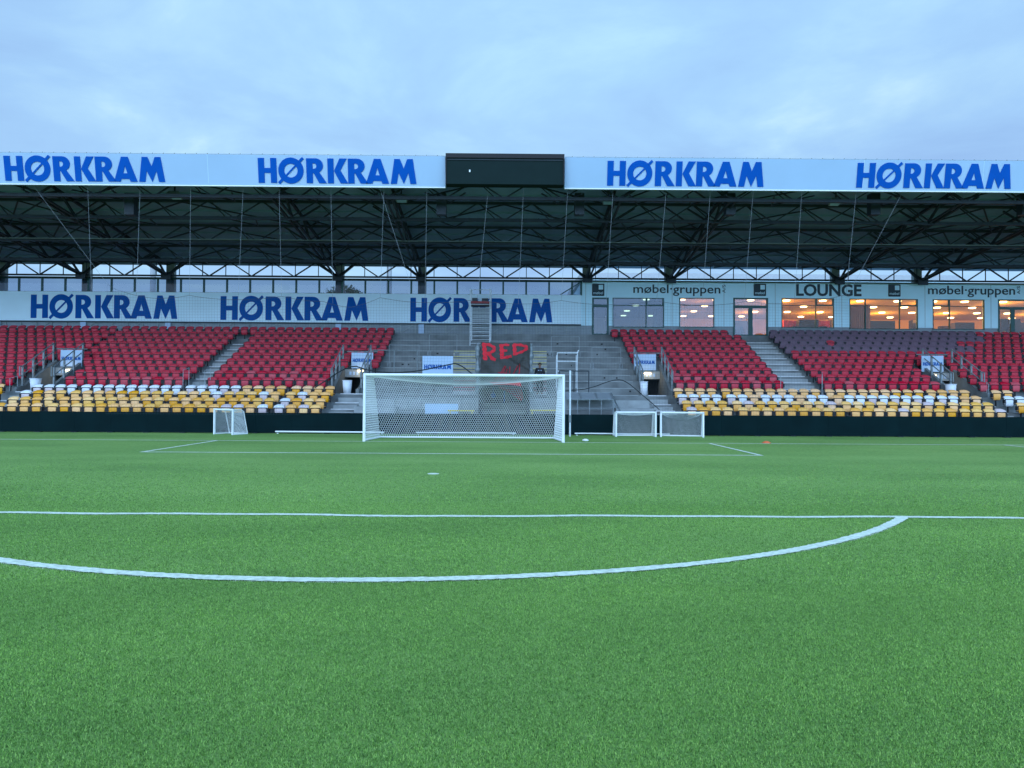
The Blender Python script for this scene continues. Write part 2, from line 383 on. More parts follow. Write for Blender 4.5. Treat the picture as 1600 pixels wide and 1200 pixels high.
# real fibres on the nearer part of the turf; those rooted in a line are painted white with it
def blades(n, y0, y1, length, width):
    yy = y0+(y1-y0)*rng.random(n)**1.0
    dist = yy+CD; xx = CX+.01*dist+(rng.random(n)-.5)*2*(dist*.735+.4)
    ang = rng.random(n)*2*pi; lean = .35+.75*rng.random(n); ln = length*(.6+.7*rng.random(n))
    wa = ang+pi/2+rng.normal(0, .3, n); wx, wy = cos_(wa)*width/2, sin_(wa)*width/2
    tip = np.stack([xx+np.cos(ang)*ln*np.sin(lean), yy+np.sin(ang)*ln*np.sin(lean), ln*np.cos(lean)], 1)
    a = np.stack([xx-wx, yy-wy, np.full(n, .0)], 1); b = np.stack([xx+wx, yy+wy, np.full(n, .0)], 1)
    return xx, yy, a, b, tip
cos_, sin_ = np.cos, np.sin
def in_line(x, y):
    d = np.abs(y+16.5-2.1*(.022*sin_((x-16.5)*.55+1.0)+.016*sin_((x-16.5)*1.3+.3)+.008*sin_((x-16.5)*3.1))) < .066
    r = np.hypot(x, y+11); arc = (np.abs(r-9.13) < .074) & (y < -16.5)
    return d, arc & ~d
def tri_mesh(name, A, B, C, m):
    n = len(A); co = np.empty((3*n, 3), np.float32); co[0::3] = A; co[1::3] = B; co[2::3] = C
    me = bpy.data.meshes.new(name); me.vertices.add(3*n); me.vertices.foreach_set('co', co.ravel())
    me.loops.add(3*n); me.loops.foreach_set('vertex_index', np.arange(3*n, dtype=np.int32))
    me.polygons.add(n); me.polygons.foreach_set('loop_start', np.arange(0, 3*n, 3, dtype=np.int32))
    me.update(calc_edges=True); me.materials.append(M_[m])
    if m == 'blade':
        at_ = me.attributes.new('tint', 'FLOAT', 'FACE'); at_.data.foreach_set('value', np.clip(rng.normal(.48, .30, n), 0, 1).astype(np.float32))
    o = bpy.data.objects.new(name, me); COL.objects.link(o); return o
GA, GB, GC = [], [], []
LT = {4: [], 7: []}
for (n, y0, y1, l, w, full_) in ((560000, -CD+2.9, -CD+6.6, .015, .0036, 1), (360000, -CD+6.6, -CD+11.5, .017, .0055, 1), (240000, -CD+11.5, -CD+20, .018, .009, 0)):
    xx, yy, A, B, C = blades(n, y0, y1, l, w)
    if not full_:
        kp = rng.random(n) < ((y1-yy)/(y1-y0))**1.2; kp &= ~((np.abs(yy+5.5) < .12) | (np.hypot(xx, yy+11) < .2)); xx, yy, A, B, C = xx[kp], yy[kp], A[kp], B[kp], C[kp]
    d, arc = in_line(xx, yy)
    keep = ~(d | arc)
    GA.append(A[keep]); GB.append(B[keep]); GC.append(C[keep])
    for key, msk in ((4, d), (7, arc)):
        LT[key].append((A[msk], B[msk], C[msk]))
tag(tri_mesh('grass', np.concatenate(GA), np.concatenate(GB), np.concatenate(GC), 'blade'), 'short green artificial turf fibres covering the near part of the pitch', 'turf', kind='stuff')
lnames = ['goal_line', 'goal_area_line', 'goal_area_side_line', 'goal_area_side_line', 'penalty_area_line', 'penalty_area_side_line', 'penalty_area_side_line', 'penalty_arc', 'penalty_spot']
for k, b in enumerate(LB):
    if k in LT:
        for A, B, C in LT[k]:
            for a, bb, c in zip(A.tolist(), B.tolist(), C.tolist()): b.add([a, bb, c], [(0, 1, 2)])
    tag(b.build(lnames[k], 'line'), kind='structure')

# ================================================================== GRANDSTAND
ROWY = {n: (5.95+(n-1)*.87 if n < 5 else 9.6+.82*(n-5)) for n in range(1, 15)}
TRZ = {1: .475, 2: .765, 3: 1.07, 4: 1.37}
for n in range(5, 15): TRZ[n] = 1.805+.3625*(n-5)
YW = 18.3; PLAT = 5.56
X0, X1 = -46., 49.
stand = thing('grandstand', (1.5, 5.5, 0), 'roofed concrete football grandstand with terraces rising behind the goal', 'grandstand')
riser = {n: ROWY[n]-.42 for n in range(1, 15)}; riser[1] = 5.56; riser[5] = 9.16
def profile(n0=1, n1=14):
    pts = []
    for n in range(n0, n1+1):
        pts.append((riser[n], TRZ[n-1] if n > n0 else 0)); pts.append((riser[n], TRZ[n]))
    return pts
VOM = [(-23.1, -21.5), (-7.35, -5.85), (8.55, 10.05), (24.4, 26.0)]
terr = MB(); xs = [X0]
for a, b in VOM: xs += [a, b]
xs.append(X1)
full = profile()+[(17.45, TRZ[14]), (17.45, PLAT), (YW+.6, PLAT), (YW+.6, 0)]
for i in range(0, len(xs), 2): terr.prism_x(full, xs[i], xs[i+1])
VY = riser[9]
for a, b in VOM:
    lo = profile(1, 5)+[(YW+.6, TRZ[5]), (YW+.6, 0)]
    terr.prism_x(lo, a, b)
    up = [(VY, 2.72)]+[(VY, TRZ[9])]
    for n in range(10, 15): up += [(riser[n], TRZ[n-1]), (riser[n], TRZ[n])]
    up += [(17.45, TRZ[14]), (17.45, PLAT), (YW+.59, PLAT), (YW+.59, 2.72)]
    terr.prism_x(up, a, b)
terr.build('terrace', 'concrete', stand)
# light nosings on every tread of the open middle and stair treads in the aisles
AISLES = [(-14.68, -13.66, 5, 13), (15.75, 17.6, 5, 14)]
CENTRE = (-5.3, 8.2)
for a0, a1, n0, n1 in AISLES:
    for n in range(n0, n1+1):
        st = MB(); no = MB()
        if n > 5:
            st.box(a0, a1, riser[n]-.41, riser[n]-.002, TRZ[n-1]+.002, TRZ[n]-.18)
            no.box(a0, a1, riser[n]-.415, riser[n]-.37, TRZ[n]-.18+.001, TRZ[n]-.175)
        no.box(a0, a1, riser[n]-.004, riser[n]+.05, TRZ[n]-.04, TRZ[n]+.005)
        if st.v: st.build('aisle_step', 'concrete_light', stand)
        no.build('step_nosing', 'nosing', stand)
for a0, a1 in ((-22.95, -21.85), (-6.75, -5.6), (8.7, 9.6), (24.65, 25.5)):        # lower steps down to the pitch
    for n in range(2, 6):
        st = MB(); no = MB(); d = riser[n]; z0, z1 = TRZ[n-1], TRZ[n]
        st.box(a0, a1, d-.40, d-.002, z0+.002, z0+(z1-z0)*.5)
        no.box(a0, a1, d-.405, d-.36, z0+(z1-z0)*.5+.001, z0+(z1-z0)*.5+.006)
        no.box(a0, a1, d-.004, d+.05, z1-.04, z1+.005)
        st.build('aisle_step', 'concrete_light', stand); no.build('step_nosing', 'nosing', stand)
# steps flanking the banner (yellow then red nosings)
for (u0, u1) in ((709, 744), (829, 854)):
    for n in range(6, 13):
        b1 = MB(); t = MB()
        y = riser[n]; xa = at(u0, 560, y).x; xb = at(u1, 560, y).x
        b1.box(xa, xb, y-.40, y-.002, TRZ[n-1]+.002, TRZ[n]-.18)
        t.box(xa, xb, y-.41, y-.36, TRZ[n]-.179, TRZ[n]-.15)
        t.box(xa, xb, y-.006, y+.05, TRZ[n]-.035, TRZ[n]+.006)
        b1.build('step', 'concrete_light', stand); t.build('painted_nosing', 'nosing_red' if n < 8 else 'nosing_yellow', stand)
# weathered precast joints and small fixings on the bare middle
fx = MB()
for n in range(5, 15):
    fx.box(CENTRE[0], CENTRE[1], riser[n]-.003, riser[n]+.03, TRZ[n]-.03, TRZ[n]+.004)
fx.build('tread_edges', 'concrete_light', stand)
for k in range(34):
    fx = MB(); n = random.randint(6, 14); x = random.uniform(-5, 8); fx.box(x, x+random.uniform(.03, .12), riser[n]-.012, riser[n]-.002, TRZ[n]-.2, TRZ[n]-.12); fx.build('seat_fixing', 'bracket', stand)
# deep steps / ramp slabs either side of the middle in front
for bx_ in [(xa, xb, *r_) for (xa, xb) in ((6.75, 8.55), (-5.6, -3.6)) for r_ in ((5.60, 7.2, .476, .80), (7.0, 8.9, .801, 1.18), (8.1, 9.15, 1.181, 1.55))]+[(-3.59, .25, 7.7, 9.155, 1.05, 1.62), (2.7, 6.74, 7.7, 9.155, 1.05, 1.62)]:
    sl_ = MB(); sl_.box(*bx_); sl_.build('front_slab', 'concrete_light', stand)

# ---- roof: deck, trusses, columns
def zdeck(Y): return 10.06+(18-Y)*.1336
rf = MB()
rf.add([(X0, 4.95, zdeck(4.95)), (X1, 4.95, zdeck(4.95)), (X1, 18.9, zdeck(18.9)), (X0, 18.9, zdeck(18.9)),
        (X0, 4.95, zdeck(4.95)+.14), (X1, 4.95, zdeck(4.95)+.14), (X1, 18.9, zdeck(18.9)+.14), (X0, 18.9, zdeck(18.9)+.14)],
       [(0, 3, 2, 1), (4, 5, 6, 7), (0, 1, 5, 4), (2, 3, 7, 6), (0, 4, 7, 3), (1, 2, 6, 5)])
roof = rf.build('roof', 'roof_deck', stand)
pu = MB()
for k in range(13):
    y = 5.6+k*1.05; pu.box(X0, X1, y, y+.06, zdeck(y)-.09, zdeck(y)-.002)
pu.build('purlin', 'roof_deck', roof)
colX = [-46.1, -40.8, -30.3, -24.97, -19.68, -9.02, -3.82, 6.6, 11.83, 22.4, 27.63, 38.1, 43.4]
YT = [18.0, 14.7, 11.45, 8.2, 5.6]
VB = 2.64
for i, y in enumerate(YT):
    t = MB(); zt = zdeck(y)-.20; zb = zt-.95+.12 if i else 9.12
    r = .045
    if i == 0: zt = 9.98
    t.bar((X0, y, zt), (X1, y, zt), .05 if i == 0 else .06); t.bar((X0, y, zb), (X1, y, zb), .05 if i == 0 else .075)
    if i == 0: t.bar((X0, y, zb-.13), (X1, y, zb-.13), .03)
    x = -24.97-8*VB
    while x < X1-VB:
        rr_ = .036 if i == 0 else .028
        t.bar((x-VB/2, y, zt), (x, y, zb), rr_); t.bar((x, y, zb), (x+VB/2, y, zt), rr_)
        if i: 
            t.bar((x-VB/2, y+.25, zdeck(y)-.1), (x-VB*.15, y, zb), r*.5)
        else:
            pass
        x += VB
    if i == 0:
        x = -29.07-12*1.447
        while x < X1: t.bar((x, y+.06, zb), (x, y+.06, zt), .022); x += 1.447
    t.build('roof_truss', 'steel_dark', stand)
for cx_ in colX:
    if not (X0 < cx_ < X1): continue
    t = MB()
    for dx in (-.13, .13):
        t.bar((cx_+dx, 18, 9.15), (cx_+dx, 5.6, zdeck(5.6)-1.05), .045)
    t.bar((cx_, 18, zdeck(18)-.2), (cx_, 5.6, zdeck(5.6)-.2), .06)
    ys = [18-k*1.55 for k in range(9)]
    for k in range(8):
        ya, yb = ys[k], ys[k+1]
        pa = (cx_, ya, zdeck(ya)-(1.05 if k % 2 == 0 else .2)); pb = (cx_, yb, zdeck(yb)-(.2 if k % 2 == 0 else 1.05)); t.bar(pa, pb, .05)
        if k % 2: t.bar((cx_-1.3, yb, zdeck(yb)-.2), (cx_, yb, zdeck(yb)-1.0), .04); t.bar((cx_+1.3, yb, zdeck(yb)-.2), (cx_, yb, zdeck(yb)-1.0), .04)
    t.build('cantilever_truss', 'steel_dark', stand)
    c = MB(); c.box(cx_-.25, cx_+.25, 18.40, 18.72, PLAT if cx_ < 6 else 8.95, 9.95)
    c.build('column', 'col_grey', stand)
    br = MB(); br.bar((cx_-.1, 17.92, 9.12), (cx_-1.2, 17.75, 9.98), .07); br.bar((cx_+.1, 17.92, 9.12), (cx_+1.2, 17.75, 9.98), .07)
    br.box(cx_-.3, cx_+.3, 17.8, 17.895, 8.85, 9.3)
    br.build('column_brace', 'steel_dark', stand)
# horizontal roof bracing seen from below (X shaped rods) and a pale pipe
hb = MB()
for a, b in zip(colX[:-1], colX[1:]):
    m_x = (a+b)/2
    for ya, yb in ((18, 14.7), (14.7, 11.45), (11.45, 8.2), (8.2, 5.2)):
        hb.bar((a, ya, zdeck(ya)-.26), (m_x, yb, zdeck(yb)-.26), .03); hb.bar((b, ya, zdeck(ya)-.26), (m_x, yb, zdeck(yb)-.26), .03)
        for q_ in (.25, .75): xq = a+(b-a)*q_; hb.bar((xq, ya-.2, zdeck(ya)-.24), (xq+.9, yb, zdeck(yb)-.95), .028); hb.bar((xq, ya-.2, zdeck(ya)-.24), (xq-.9, yb, zdeck(yb)-.95), .028)
hb.build('roof_bracing', 'steel_dark', stand)
pp = MB(); pp.bar((X0, 11.2, zdeck(11.2)-1.03), (X1, 11.2, zdeck(11.2)-1.03), .028, 8); pp.build('roof_pipe', 'galv', stand)
# ---
# service boxes hung under the roof
for u in (205, 690, 905, 1140, 1365, 1600):
    q = at(u, 320, 6.6); b = MB(); b.box(q.x-.22, q.x+.22, 6.4, 6.8, q.z-.5, q.z+.5); b.build('speaker_box', 'steel_dark', stand)

# ---- rear screen wall on the left: lower fence wall, white board above it (sign), glazing over it
XB = at(908, 460, YW).x
rw = MB(); rw.box(X0, XB+.0, YW, YW+.15, PLAT, 6.24)
rw.build('rear_wall', 'plinth', stand)
mesh_ = MB()
x = X0
k = 0
while x < XB-.2:
    mesh_.box(x, x+.05, YW-.06, YW-.003, PLAT, 6.22)
    if k % 3 == 1: mesh_.bar((x, YW-.03, PLAT+.05), (x+.85, YW-.03, 6.2), .022)
    x += .95; k += 1
for z in (5.75, 5.95, 6.12): mesh_.box(X0, XB, YW-.035, YW-.004, z, z+.015)
mesh_.build('wall_posts', 'col_grey', stand)
for cx_ in colX:
    if X0 < cx_ < XB: b = MB(); b.box(cx_-.17, cx_+.17, YW-.12, YW-.07, PLAT, 6.25); b.build('column_foot', 'white_panel', stand)
ux = [-30.52-1.447*k for k in range(11)][::-1]+[-29.07+1.447*k for k in range(25)]
ux = [x for x in ux if x < XB-.1]+[XB]
gl = MB(); gl.box(X0, XB, YW-.05, YW+.05, 8.93, 9.0); gl.box(X0, XB, YW-.04, YW+.04, 8.09, 8.13)
for x in ux: gl.box(x-.055, x+.055, YW-.045, YW+.045, 8.131, 8.929)
gl.box(XB-.06, XB+.06, YW-.05, YW+.05, 8.1, 8.99)
gl.bar((XB-1.3, YW, 8.15), (XB-.1, YW, 8.9), .03)
glz = gl.build('glazing_frame', 'frame_green', stand)
for a, b in zip(ux[:-1], ux[1:]):
    q = MB(); q.box(a+.056, b-.056, YW-.006, YW+.006, 8.131, 8.929); q.build('pane', 'glass_rear', glz)

# ================================================================== LOUNGE BUILDING
lng = thing('lounge_building', (20, YW, PLAT), 'pale lounge building with dark green framed windows at the top of the stand', 'building')
ZT = 8.98
def wx(u): return at(u, 490, YW).x
def wz(v, u): return at(u, v, YW).z
WIN = [ # u0,u1,v0,v1,mullions u, transom(list of (u0,u1,v)),kind,glass
 (925, 951, 465, 524, [], 477, 'door', 'glass_dark'), (957, 1037.5, 465.5, 512, [1009.5], 477.5, 'window', 'glass_dark'), (1061, 1116, 465.5, 512, [], 477, 'window', 'glass_mid'),
 (1145.5, 1200, 465.5, 524.5, [1172.5], 478.5, 'door', 'glass_mid'), (1221, 1303, 466, 513, [1274.5], 477.5, 'window', 'glass_lounge'), (1327, 1434, 467, 515, [1352, 1405.5], 478, 'window', 'glass_lounge'),
 (1457, 1538, 468, 515.5, [1483.5], 479, 'window', 'glass_lounge'), (1559, 1613, 468, 526, [1582], 481, 'door', 'glass_lounge'), (1640, 1720, 468, 515.5, [1690], 479, 'window', 'glass_lounge'), (1750, 1850, 468, 515.5, [1800], 479, 'window', 'glass_lounge')]
holes = []
for (u0, u1, v0, v1, mu, tr, kd, gm) in WIN:
    uc = (u0+u1)/2; z1 = wz(v0, uc); z0 = wz(v1, uc) if kd == 'window' else PLAT+.03
    holes.append((wx(u0), wx(u1), z0, z1))
wall = MB(); cur = XB+.001
def plb(*a_): q_ = MB(); q_.box(*a_); q_.build('plinth', 'plinth', lng)
for (a, b, z0, z1) in holes:
    wall.box(cur, a, YW-.02, YW+.2, 6.2, ZT); wall.box(a, b, YW-.02, YW+.2, z1, ZT)
    plb(cur, a, YW+.02, YW+.2, PLAT, 6.199)
    if z0 > 6: plb(a, b, YW+.02, YW+.2, PLAT, z0)
    cur = b
wall.box(cur, X1, YW-.02, YW+.2, 6.2, ZT); plb(cur, X1, YW+.02, YW+.2, PLAT, 6.199)
wall.build('wall', 'lounge_wall', lng)
sm = MB()
for u in (925-10, 1050, 1131, 1211, 1315, 1445, 1548, 1625): x = wx(u); sm.box(x-.012, x+.012, YW-.028, YW-.021, 6.21, 8.95)
sm.box(XB+.02, X1, YW-.05, YW+.3, ZT+.002, ZT+.07)
sm.build('wall_seam', 'col_grey', lng)
sill = MB()
for (a, b, z0, z1) in holes:
    if z0 > 6: sill.box(a-.03, b+.03, YW-.07, YW-.021, z0-.07, z0-.01)
    else: sill.box(a-.1, b+.1, YW-.5, YW-.02, PLAT-.19, PLAT+.025)
sill.build('sill', 'concrete_light', lng)
for (w, h) in zip(WIN, holes):
    (u0, u1, v0, v1, mu, tr, kd, gm) = w; (a, b, z0, z1) = h; fw_ = .055 if kd == 'window' else .11
    f = MB(); y0, y1 = YW-.03, YW+.06
    f.box(a, a+fw_, y0, y1, z0, z1); f.box(b-fw_, b, y0, y1, z0, z1); f.box(a+fw_, b-fw_, y0, y1, z1-fw_*.8, z1); f.box(a+fw_, b-fw_, y0, y1, z0, z0+fw_)
    zt = wz(tr, (u0+u1)/2)
    f.box(a+fw_, b-fw_, y0+.008, y1-.008, zt-.02, zt+.02)
    for m in mu:
        x = wx(m); mw_ = .03 if kd == 'window' else .13
        f.box(x-mw_, x+mw_, y0+.004, y1-.004, z0+fw_, (z1-fw_*.8) if kd == 'window' else zt-.02)
    if kd == 'door':
        f.box(a+fw_, b-fw_, y0+.002, y1-.002, zt-.12, zt+.05)
    if kd == 'window' and mu:           # thicker opening light in the top corner
        xa, xb = (wx(mu[-1])+.031, b-fw_-.001) if u0 < 1450 else (a+fw_+.001, wx(mu[0])-.031)
        f.box(xa, xb, y0+.003, y1-.003, zt+.021, zt+.07); f.box(xa, xa+.05, y0+.003, y1-.003, zt+.071, z1-.05); f.box(xb-.05, xb, y0+.003, y1-.003, zt+.071, z1-.05)
    fo = f.build(kd, 'frame_green', lng)
    gq = MB(); gq.box(a+.02, b-.02, YW+.012, YW+.022, z0+.02, z1-.02); gq.build('pane', gm, fo)
    if kd == 'door':
        hd = MB(); hx = wx(mu[0])-.2 if mu else b-.2; hd.bar((hx, YW-.06, PLAT+.95), (hx, YW-.06, PLAT+1.25), .012, 6); hd.build('handle', 'alu', fo)
# inside: warm room, low ceiling with round lamps
xi0, xi1, yi1, zc_ = XB+.3, X1-.2, YW+13, 8.12
rm = MB(); rm.box(xi0, xi1, yi1, yi1+.1, PLAT, zc_); rm.box(xi0-.1, xi0, YW+.2, yi1, PLAT, zc_); rm.box(xi1, xi1+.1, YW+.2, yi1, PLAT, zc_)
rm.box(12.6, 12.75, YW+.9, yi1-4, PLAT, zc_-.01)
rm.build('interior_wall', 'lounge_in', lng)
cl = MB(); cl.box(xi0-.1, xi1+.1, YW+.2, yi1+.1, zc_, zc_+.1); cl.build('ceiling', 'lounge_ceiling', lng)
fl = MB(); fl.box(xi0-.1, xi1+.1, YW+.2, yi1+.1, PLAT-.1, PLAT-.002); fl.build('floor', 'lounge_dark', lng)
top = MB(); top.box(XB+.07, X1, YW+.201, yi1+.2, zc_+.15, 8.9); top.build('upper_wall', 'lounge_wall', lng)
for ix in range(17):
    for iy in range(4):
        x = 8.2+ix*2.35+random.uniform(-.15, .15); y = YW+1.6+iy*3.1
        if x > xi1-.5 or x < 9.5: continue
        d = MB(); d.lathe((x, y, zc_-.045), [(.02, -.03), (.20, -.02), (.22, 0), (.22, .04)], 14); d.build('ceiling_lamp', 'lamp_in', lng)
for x in (9.5, 14.5, 19.5, 24.5, 29.5, 34.5, 41):
    for y in (YW+2.5, YW+8.5):
        l = bpy.data.lights.new('lounge_light', 'POINT'); l.energy = (190 if x > 17 else (60 if x > 12 else 8)); l.shadow_soft_size = .5; l.color = (1, .50, .065)
        lo = bpy.data.objects.new('lounge_light', l); COL.objects.link(lo); lo.location = (x, y, zc_-.75)
fu = MB(); fr_ = MB(); wd = MB()
for k in range(34):
    x = random.uniform(15.5, 42); y = YW+random.uniform(1.2, 8); h = random.uniform(.8, 1.55); fu.box(x, x+random.uniform(.4, 1.3), y, y+.5, PLAT, PLAT+h)
for k in range(9): x = 19.9+k*.36; fr_.box(x, x+.28, YW+2.2+.1*(k % 3), YW+2.6+.1*(k % 3), PLAT+.5, PLAT+1.3)
for k in range(14): x = 23.45+k*.12; wd.box(x, x+.07, YW+1.2, YW+1.3, PLAT, zc_-.35)
wd.box(23.4, 25.2, YW+1.31, YW+1.4, PLAT, zc_-.3)
def slant(xa, za, xb, zb, y, t=.5): fu.prism_x([(y, PLAT), (y+t, PLAT), (y+t, za), (y, za)], xa, xb)
slant(25.2, 6.85, 27.2, 6.4, YW+2.0); slant(28.6, 6.75, 30, 6.4, YW+2.4); slant(31.3, 6.8, 32.6, 6.4, YW+2.2)
fu.build('furniture', 'lounge_dark', lng); fr_.build('red_chairs', 'lounge_red', lng); wd.build('slatted_wall', 'wood', lng)

# ================================================================== ROOF FASCIA BANNERS, SCREEN
def fascia(name, ua, ub, letters, label):
    z0, z1, y0, y1 = 10.93, 12.235, 4.72, 4.50
    xa = at(ua, 290, y0).x if ua is not None else X0; xb = at(ub, 290, y0).x if ub is not None else X1
    t = thing(name, ((xa+xb)/2, y0, z0), label, 'sign', 'white sponsor banners along the roof edge')
    b = MB(); upd = Vector((0, y1-y0, z1-z0))
    b.prism_x([(y0, z0), (y0+.25, z0), (y0+.25, z1), (y1, z1)], xa, xb); b.build('panel', 'white_panel', t)
    tr = MB(); tr.box(xa, xb, y0-.03, y0+.02, z0-.045, z0-.001); tr.build('edge_trim', 'goal_white', t)
    x = xa+2.6
    while x < xb-.5:
        jo = MB(); jo.add([(x, y0-.003, z0+.02), (x+.012, y0-.003, z0+.02), (x+.012, y1-.003, z1-.02), (x, y1-.003, z1-.02)], [(0, 1, 2, 3)]); x += 5.3; jo.build('panel_joint', 'wall_panel', t)
    sp_ = MB(); x = xa+.3
    while x < xb: sp_.bar((x, y1+.04, z1), (x+.03, y1+.04, z1+.055), .012); x += .48
    sp_.box(xa, xb, y1+.01, y1+.24, z1+.001, z1+.018); sp_.build('clip', 'galv', t)
    for (l0, l1) in letters:
        xl = at(l0, 262, 4.6).x; xr = at(l1, 270, 4.6).x
        o = Vector((xl, 0, 0)); zz = z0+.115; o.z = zz; o.y = y0+(y1-y0)*(zz-z0)/(z1-z0)-.014
        hork(o, (1, 0, 0), upd, xr-xl, 1.06).build('lettering', 'blue', t)
    return t
fascia('roof_banner', None, 696, [(7, 257), (403.5, 650.5)], 'long white roof edge banner left of the black screen with two blue sponsor words')
fascia('roof_banner', 882, None, [(949, 1194), (1339, 1581)], 'long white roof edge banner right of the black screen with two blue sponsor words')
xa, xb = at(696.5, 270, 4.6).x, at(881.5, 270, 4.6).x
t = thing('video_screen', ((xa+xb)/2, 4.5, 10.95), 'black switched off video screen in the middle of the roof edge', 'screen')
b = MB(); b.box(xa+.03, xb-.03, 4.38, 4.90, 10.98, 12.26); b.build('housing', 'screen', t)
b = MB(); b.box(xa+.01, xb-.01, 4.33, 4.379, 12.12, 12.31); b.box(xa+.01, xa+.05, 4.33, 4.379, 10.95, 12.12); b.box(xb-.05, xb-.01, 4.33, 4.379, 10.95, 12.12); b.build('frame', 'bracket', t)
b = MB(); b.box(xa+.08, xb-.08, 4.345, 4.37, 12.02, 12.055); b.build('cap_rail', 'steel_dark', t)
b = MB(); q = at(734, 267, 4.36); b.box(q.x-.03, q.x+.03, 4.355, 4.378, q.z-.05, q.z+.05); b.build('status_light', 'goal_white', t)

# big white board on the rear wall (left)
t = thing('sponsor_board', (-12, YW, 6.25), 'white board along the rear wall left of the lounge with three blue sponsor words', 'sign')
b = MB(); b.box(X0, XB-.01, YW-.16, YW-.06, 6.27, 8.10); b.build('panel', 'wall_panel', t)
b = MB(); b.box(X0, XB-.01, YW-.17, YW-.061, 6.20, 6.265); b.build('bottom_rail', 'steel_dark', t)
for (l0, l1, v0, v1) in ((48, 277, 460.5, 497), (344.5, 575.5, 463, 500), (641, 863, 465.5, 502.5)):
    a = at(l0, v1, YW-.16); c = at(l1, v1, YW-.16); d = at(l0, v0, YW-.16)
    hork((a.x, YW-.17, a.z+.01), (1, 0, 0), (0, 0, 1), c.x-a.x, d.z-a.z, .01).build('lettering', 'blue2', t)

# lounge wall lettering and logos
def wall_text(txt, u0, u1, v0, v1, label, bold=.010):
    a = at(u0, v1, YW-.03); c = at(u1, v1, YW-.03); d = at(u0, v0, YW-.03)
    o = text_mesh(txt, face_T((a.x, YW-.034, a.z), (1, 0, 0), (0, 0, 1)), c.x-a.x, d.z-a.z, .008, bold).build('wall_lettering', 'dark_text')
    tag(o, label, 'sign'); return o
for (u0, v0, w_) in ((989.5, 444.2, 'dark name lettering on the lounge wall over the left windows'), (1450, 446.2, 'dark name lettering on the lounge wall right of the LOUNGE word')):
    o = wall_text('møbel·gruppen', u0, u0+136, v0, v0+17.8, w_)
    a = at(u0+144, v0+13.5, YW-.034)
    s_ = text_mesh('A/S', face_T((a.x, YW-.034, a.z), (0, 0, 1), (-1, 0, 0)), .50, .20, .006).build('small_lettering', 'dark_text'); s_.parent = o
wall_text('LOUNGE', 1244, 1346, 443.5, 462.5, 'large dark word LOUNGE on the pale wall above the lit windows', .03)
for (u, v, w_) in ((934.5, 453, 'square dark logo on the wall above the single door'), (1187, 453, 'square dark logo on the wall above the double door'), (1397, 454, 'square dark logo on the wall right of the LOUNGE word')):
    c = at(u, v, YW); s2 = .39
    t = thing('logo_sign', (c.x, YW-.03, c.z-s2), w_, 'sign', 'square logos on the lounge wall')
    def rr(x0, x1, z0, z1, r=.05):
        return arc_pts(x1-r, z1-r, r, r, 0, 90, 4)+arc_pts(x0+r, z1-r, r, r, 90, 180, 4)+arc_pts(x0+r, z0+r, r, r, 180, 270, 4)+arc_pts(x1-r, z0+r, r, r, 270, 360, 4)
    curve_mesh([rr(-s2, s2, -s2, s2)], .006, face_T((c.x, YW-.034, c.z), (1, 0, 0), (0, 0, 1))).build('panel', 'dark_text', t)
    curve_mesh([rr(.03, s2-.08, .02, s2-.08, .02)], .004, face_T((c.x, YW-.046, c.z), (1, 0, 0), (0, 0, 1))).build('square_mark', 'lounge_wall', t)
    text_mesh('møbel', face_T((c.x-.30, YW-.046, c.z-.28), (1, 0, 0), (0, 0, 1)), .60, .17, .003).build('lettering', 'lounge_wall', t)

# ================================================================== SEATS
def seat_shell():
    b = MB(); nx, nz = 8, 8; w = .232
    prof = [(.40, .055), (.50, .045), (.60, .03), (.655, .012), (.672, .010), (.715, .030), (.755, .066), (.79, .115), (.81, .165)]   # (z,y)
    rows = len(prof)
    vs = []
    for k, (z, y) in enumerate(prof):
        for i in range(nx+1):
            s = -1+2*i/nx
            ww = w*(1 if z < .72 else 1-.10*((z-.72)/.09)**2)
            dz = -.045*max(0, (z-.66)/.15)*abs(s)**3.0
            vs.append((s*ww, y+.035*(1-s*s)*.6, z+dz))
    n = nx+1
    fs = [(k*n+i, k*n+i+1, (k+1)*n+i+1, (k+1)*n+i) for k in range(rows-1) for i in range(nx)]
    m = len(vs); vs2 = [(x, y+.022, z-.006) for x, y, z in vs]
    fs2 = [tuple(m+i for i in reversed(f)) for f in fs]
    rim = []
    edge = [i for i in range(n)]+[k*n+nx for k in range(1, rows)]+[(rows-1)*n+i for i in range(nx-1, -1, -1)]+[k*n for k in range(rows-2, 0, -1)]
    for a, c in zip(edge, edge[1:]+edge[:1]): rim.append((c, a, m+a, m+c))
    return b.add(vs+vs2, fs+fs2+rim)
def seat_pan(w=.182):
    b = MB(); nx = 6; prof = [(.30, .02), (.32, -.012), (.40, -.028), (.52, -.035), (.59, -.030), (.618, -.018), (.628, .0)]
    vs = []
    for z, y in prof:
        for i in range(nx+1):
            s = -1+2*i/nx; ww = w*(1-.12*max(0, (.45-z)/.15))
            vs.append((s*ww, y+.02*s*s, z))
    n = nx+1; rows = len(prof)
    fs = [(k*n+i, k*n+i+1, (k+1)*n+i+1, (k+1)*n+i) for k in range(rows-1) for i in range(nx)]
    m = len(vs); vs2 = [(x*.96, .03, z) for x, y, z in vs]; fs2 = [tuple(m+i for i in reversed(f)) for f in fs]
    edge = [i for i in range(n)]+[k*n+nx for k in range(1, rows)]+[(rows-1)*n+i for i in range(nx-1, -1, -1)]+[k*n for k in range(rows-2, 0, -1)]
    rim = [(c, a, m+a, m+c) for a, c in zip(edge, edge[1:]+edge[:1])]
    return b.add(vs+vs2, fs+fs2+rim)
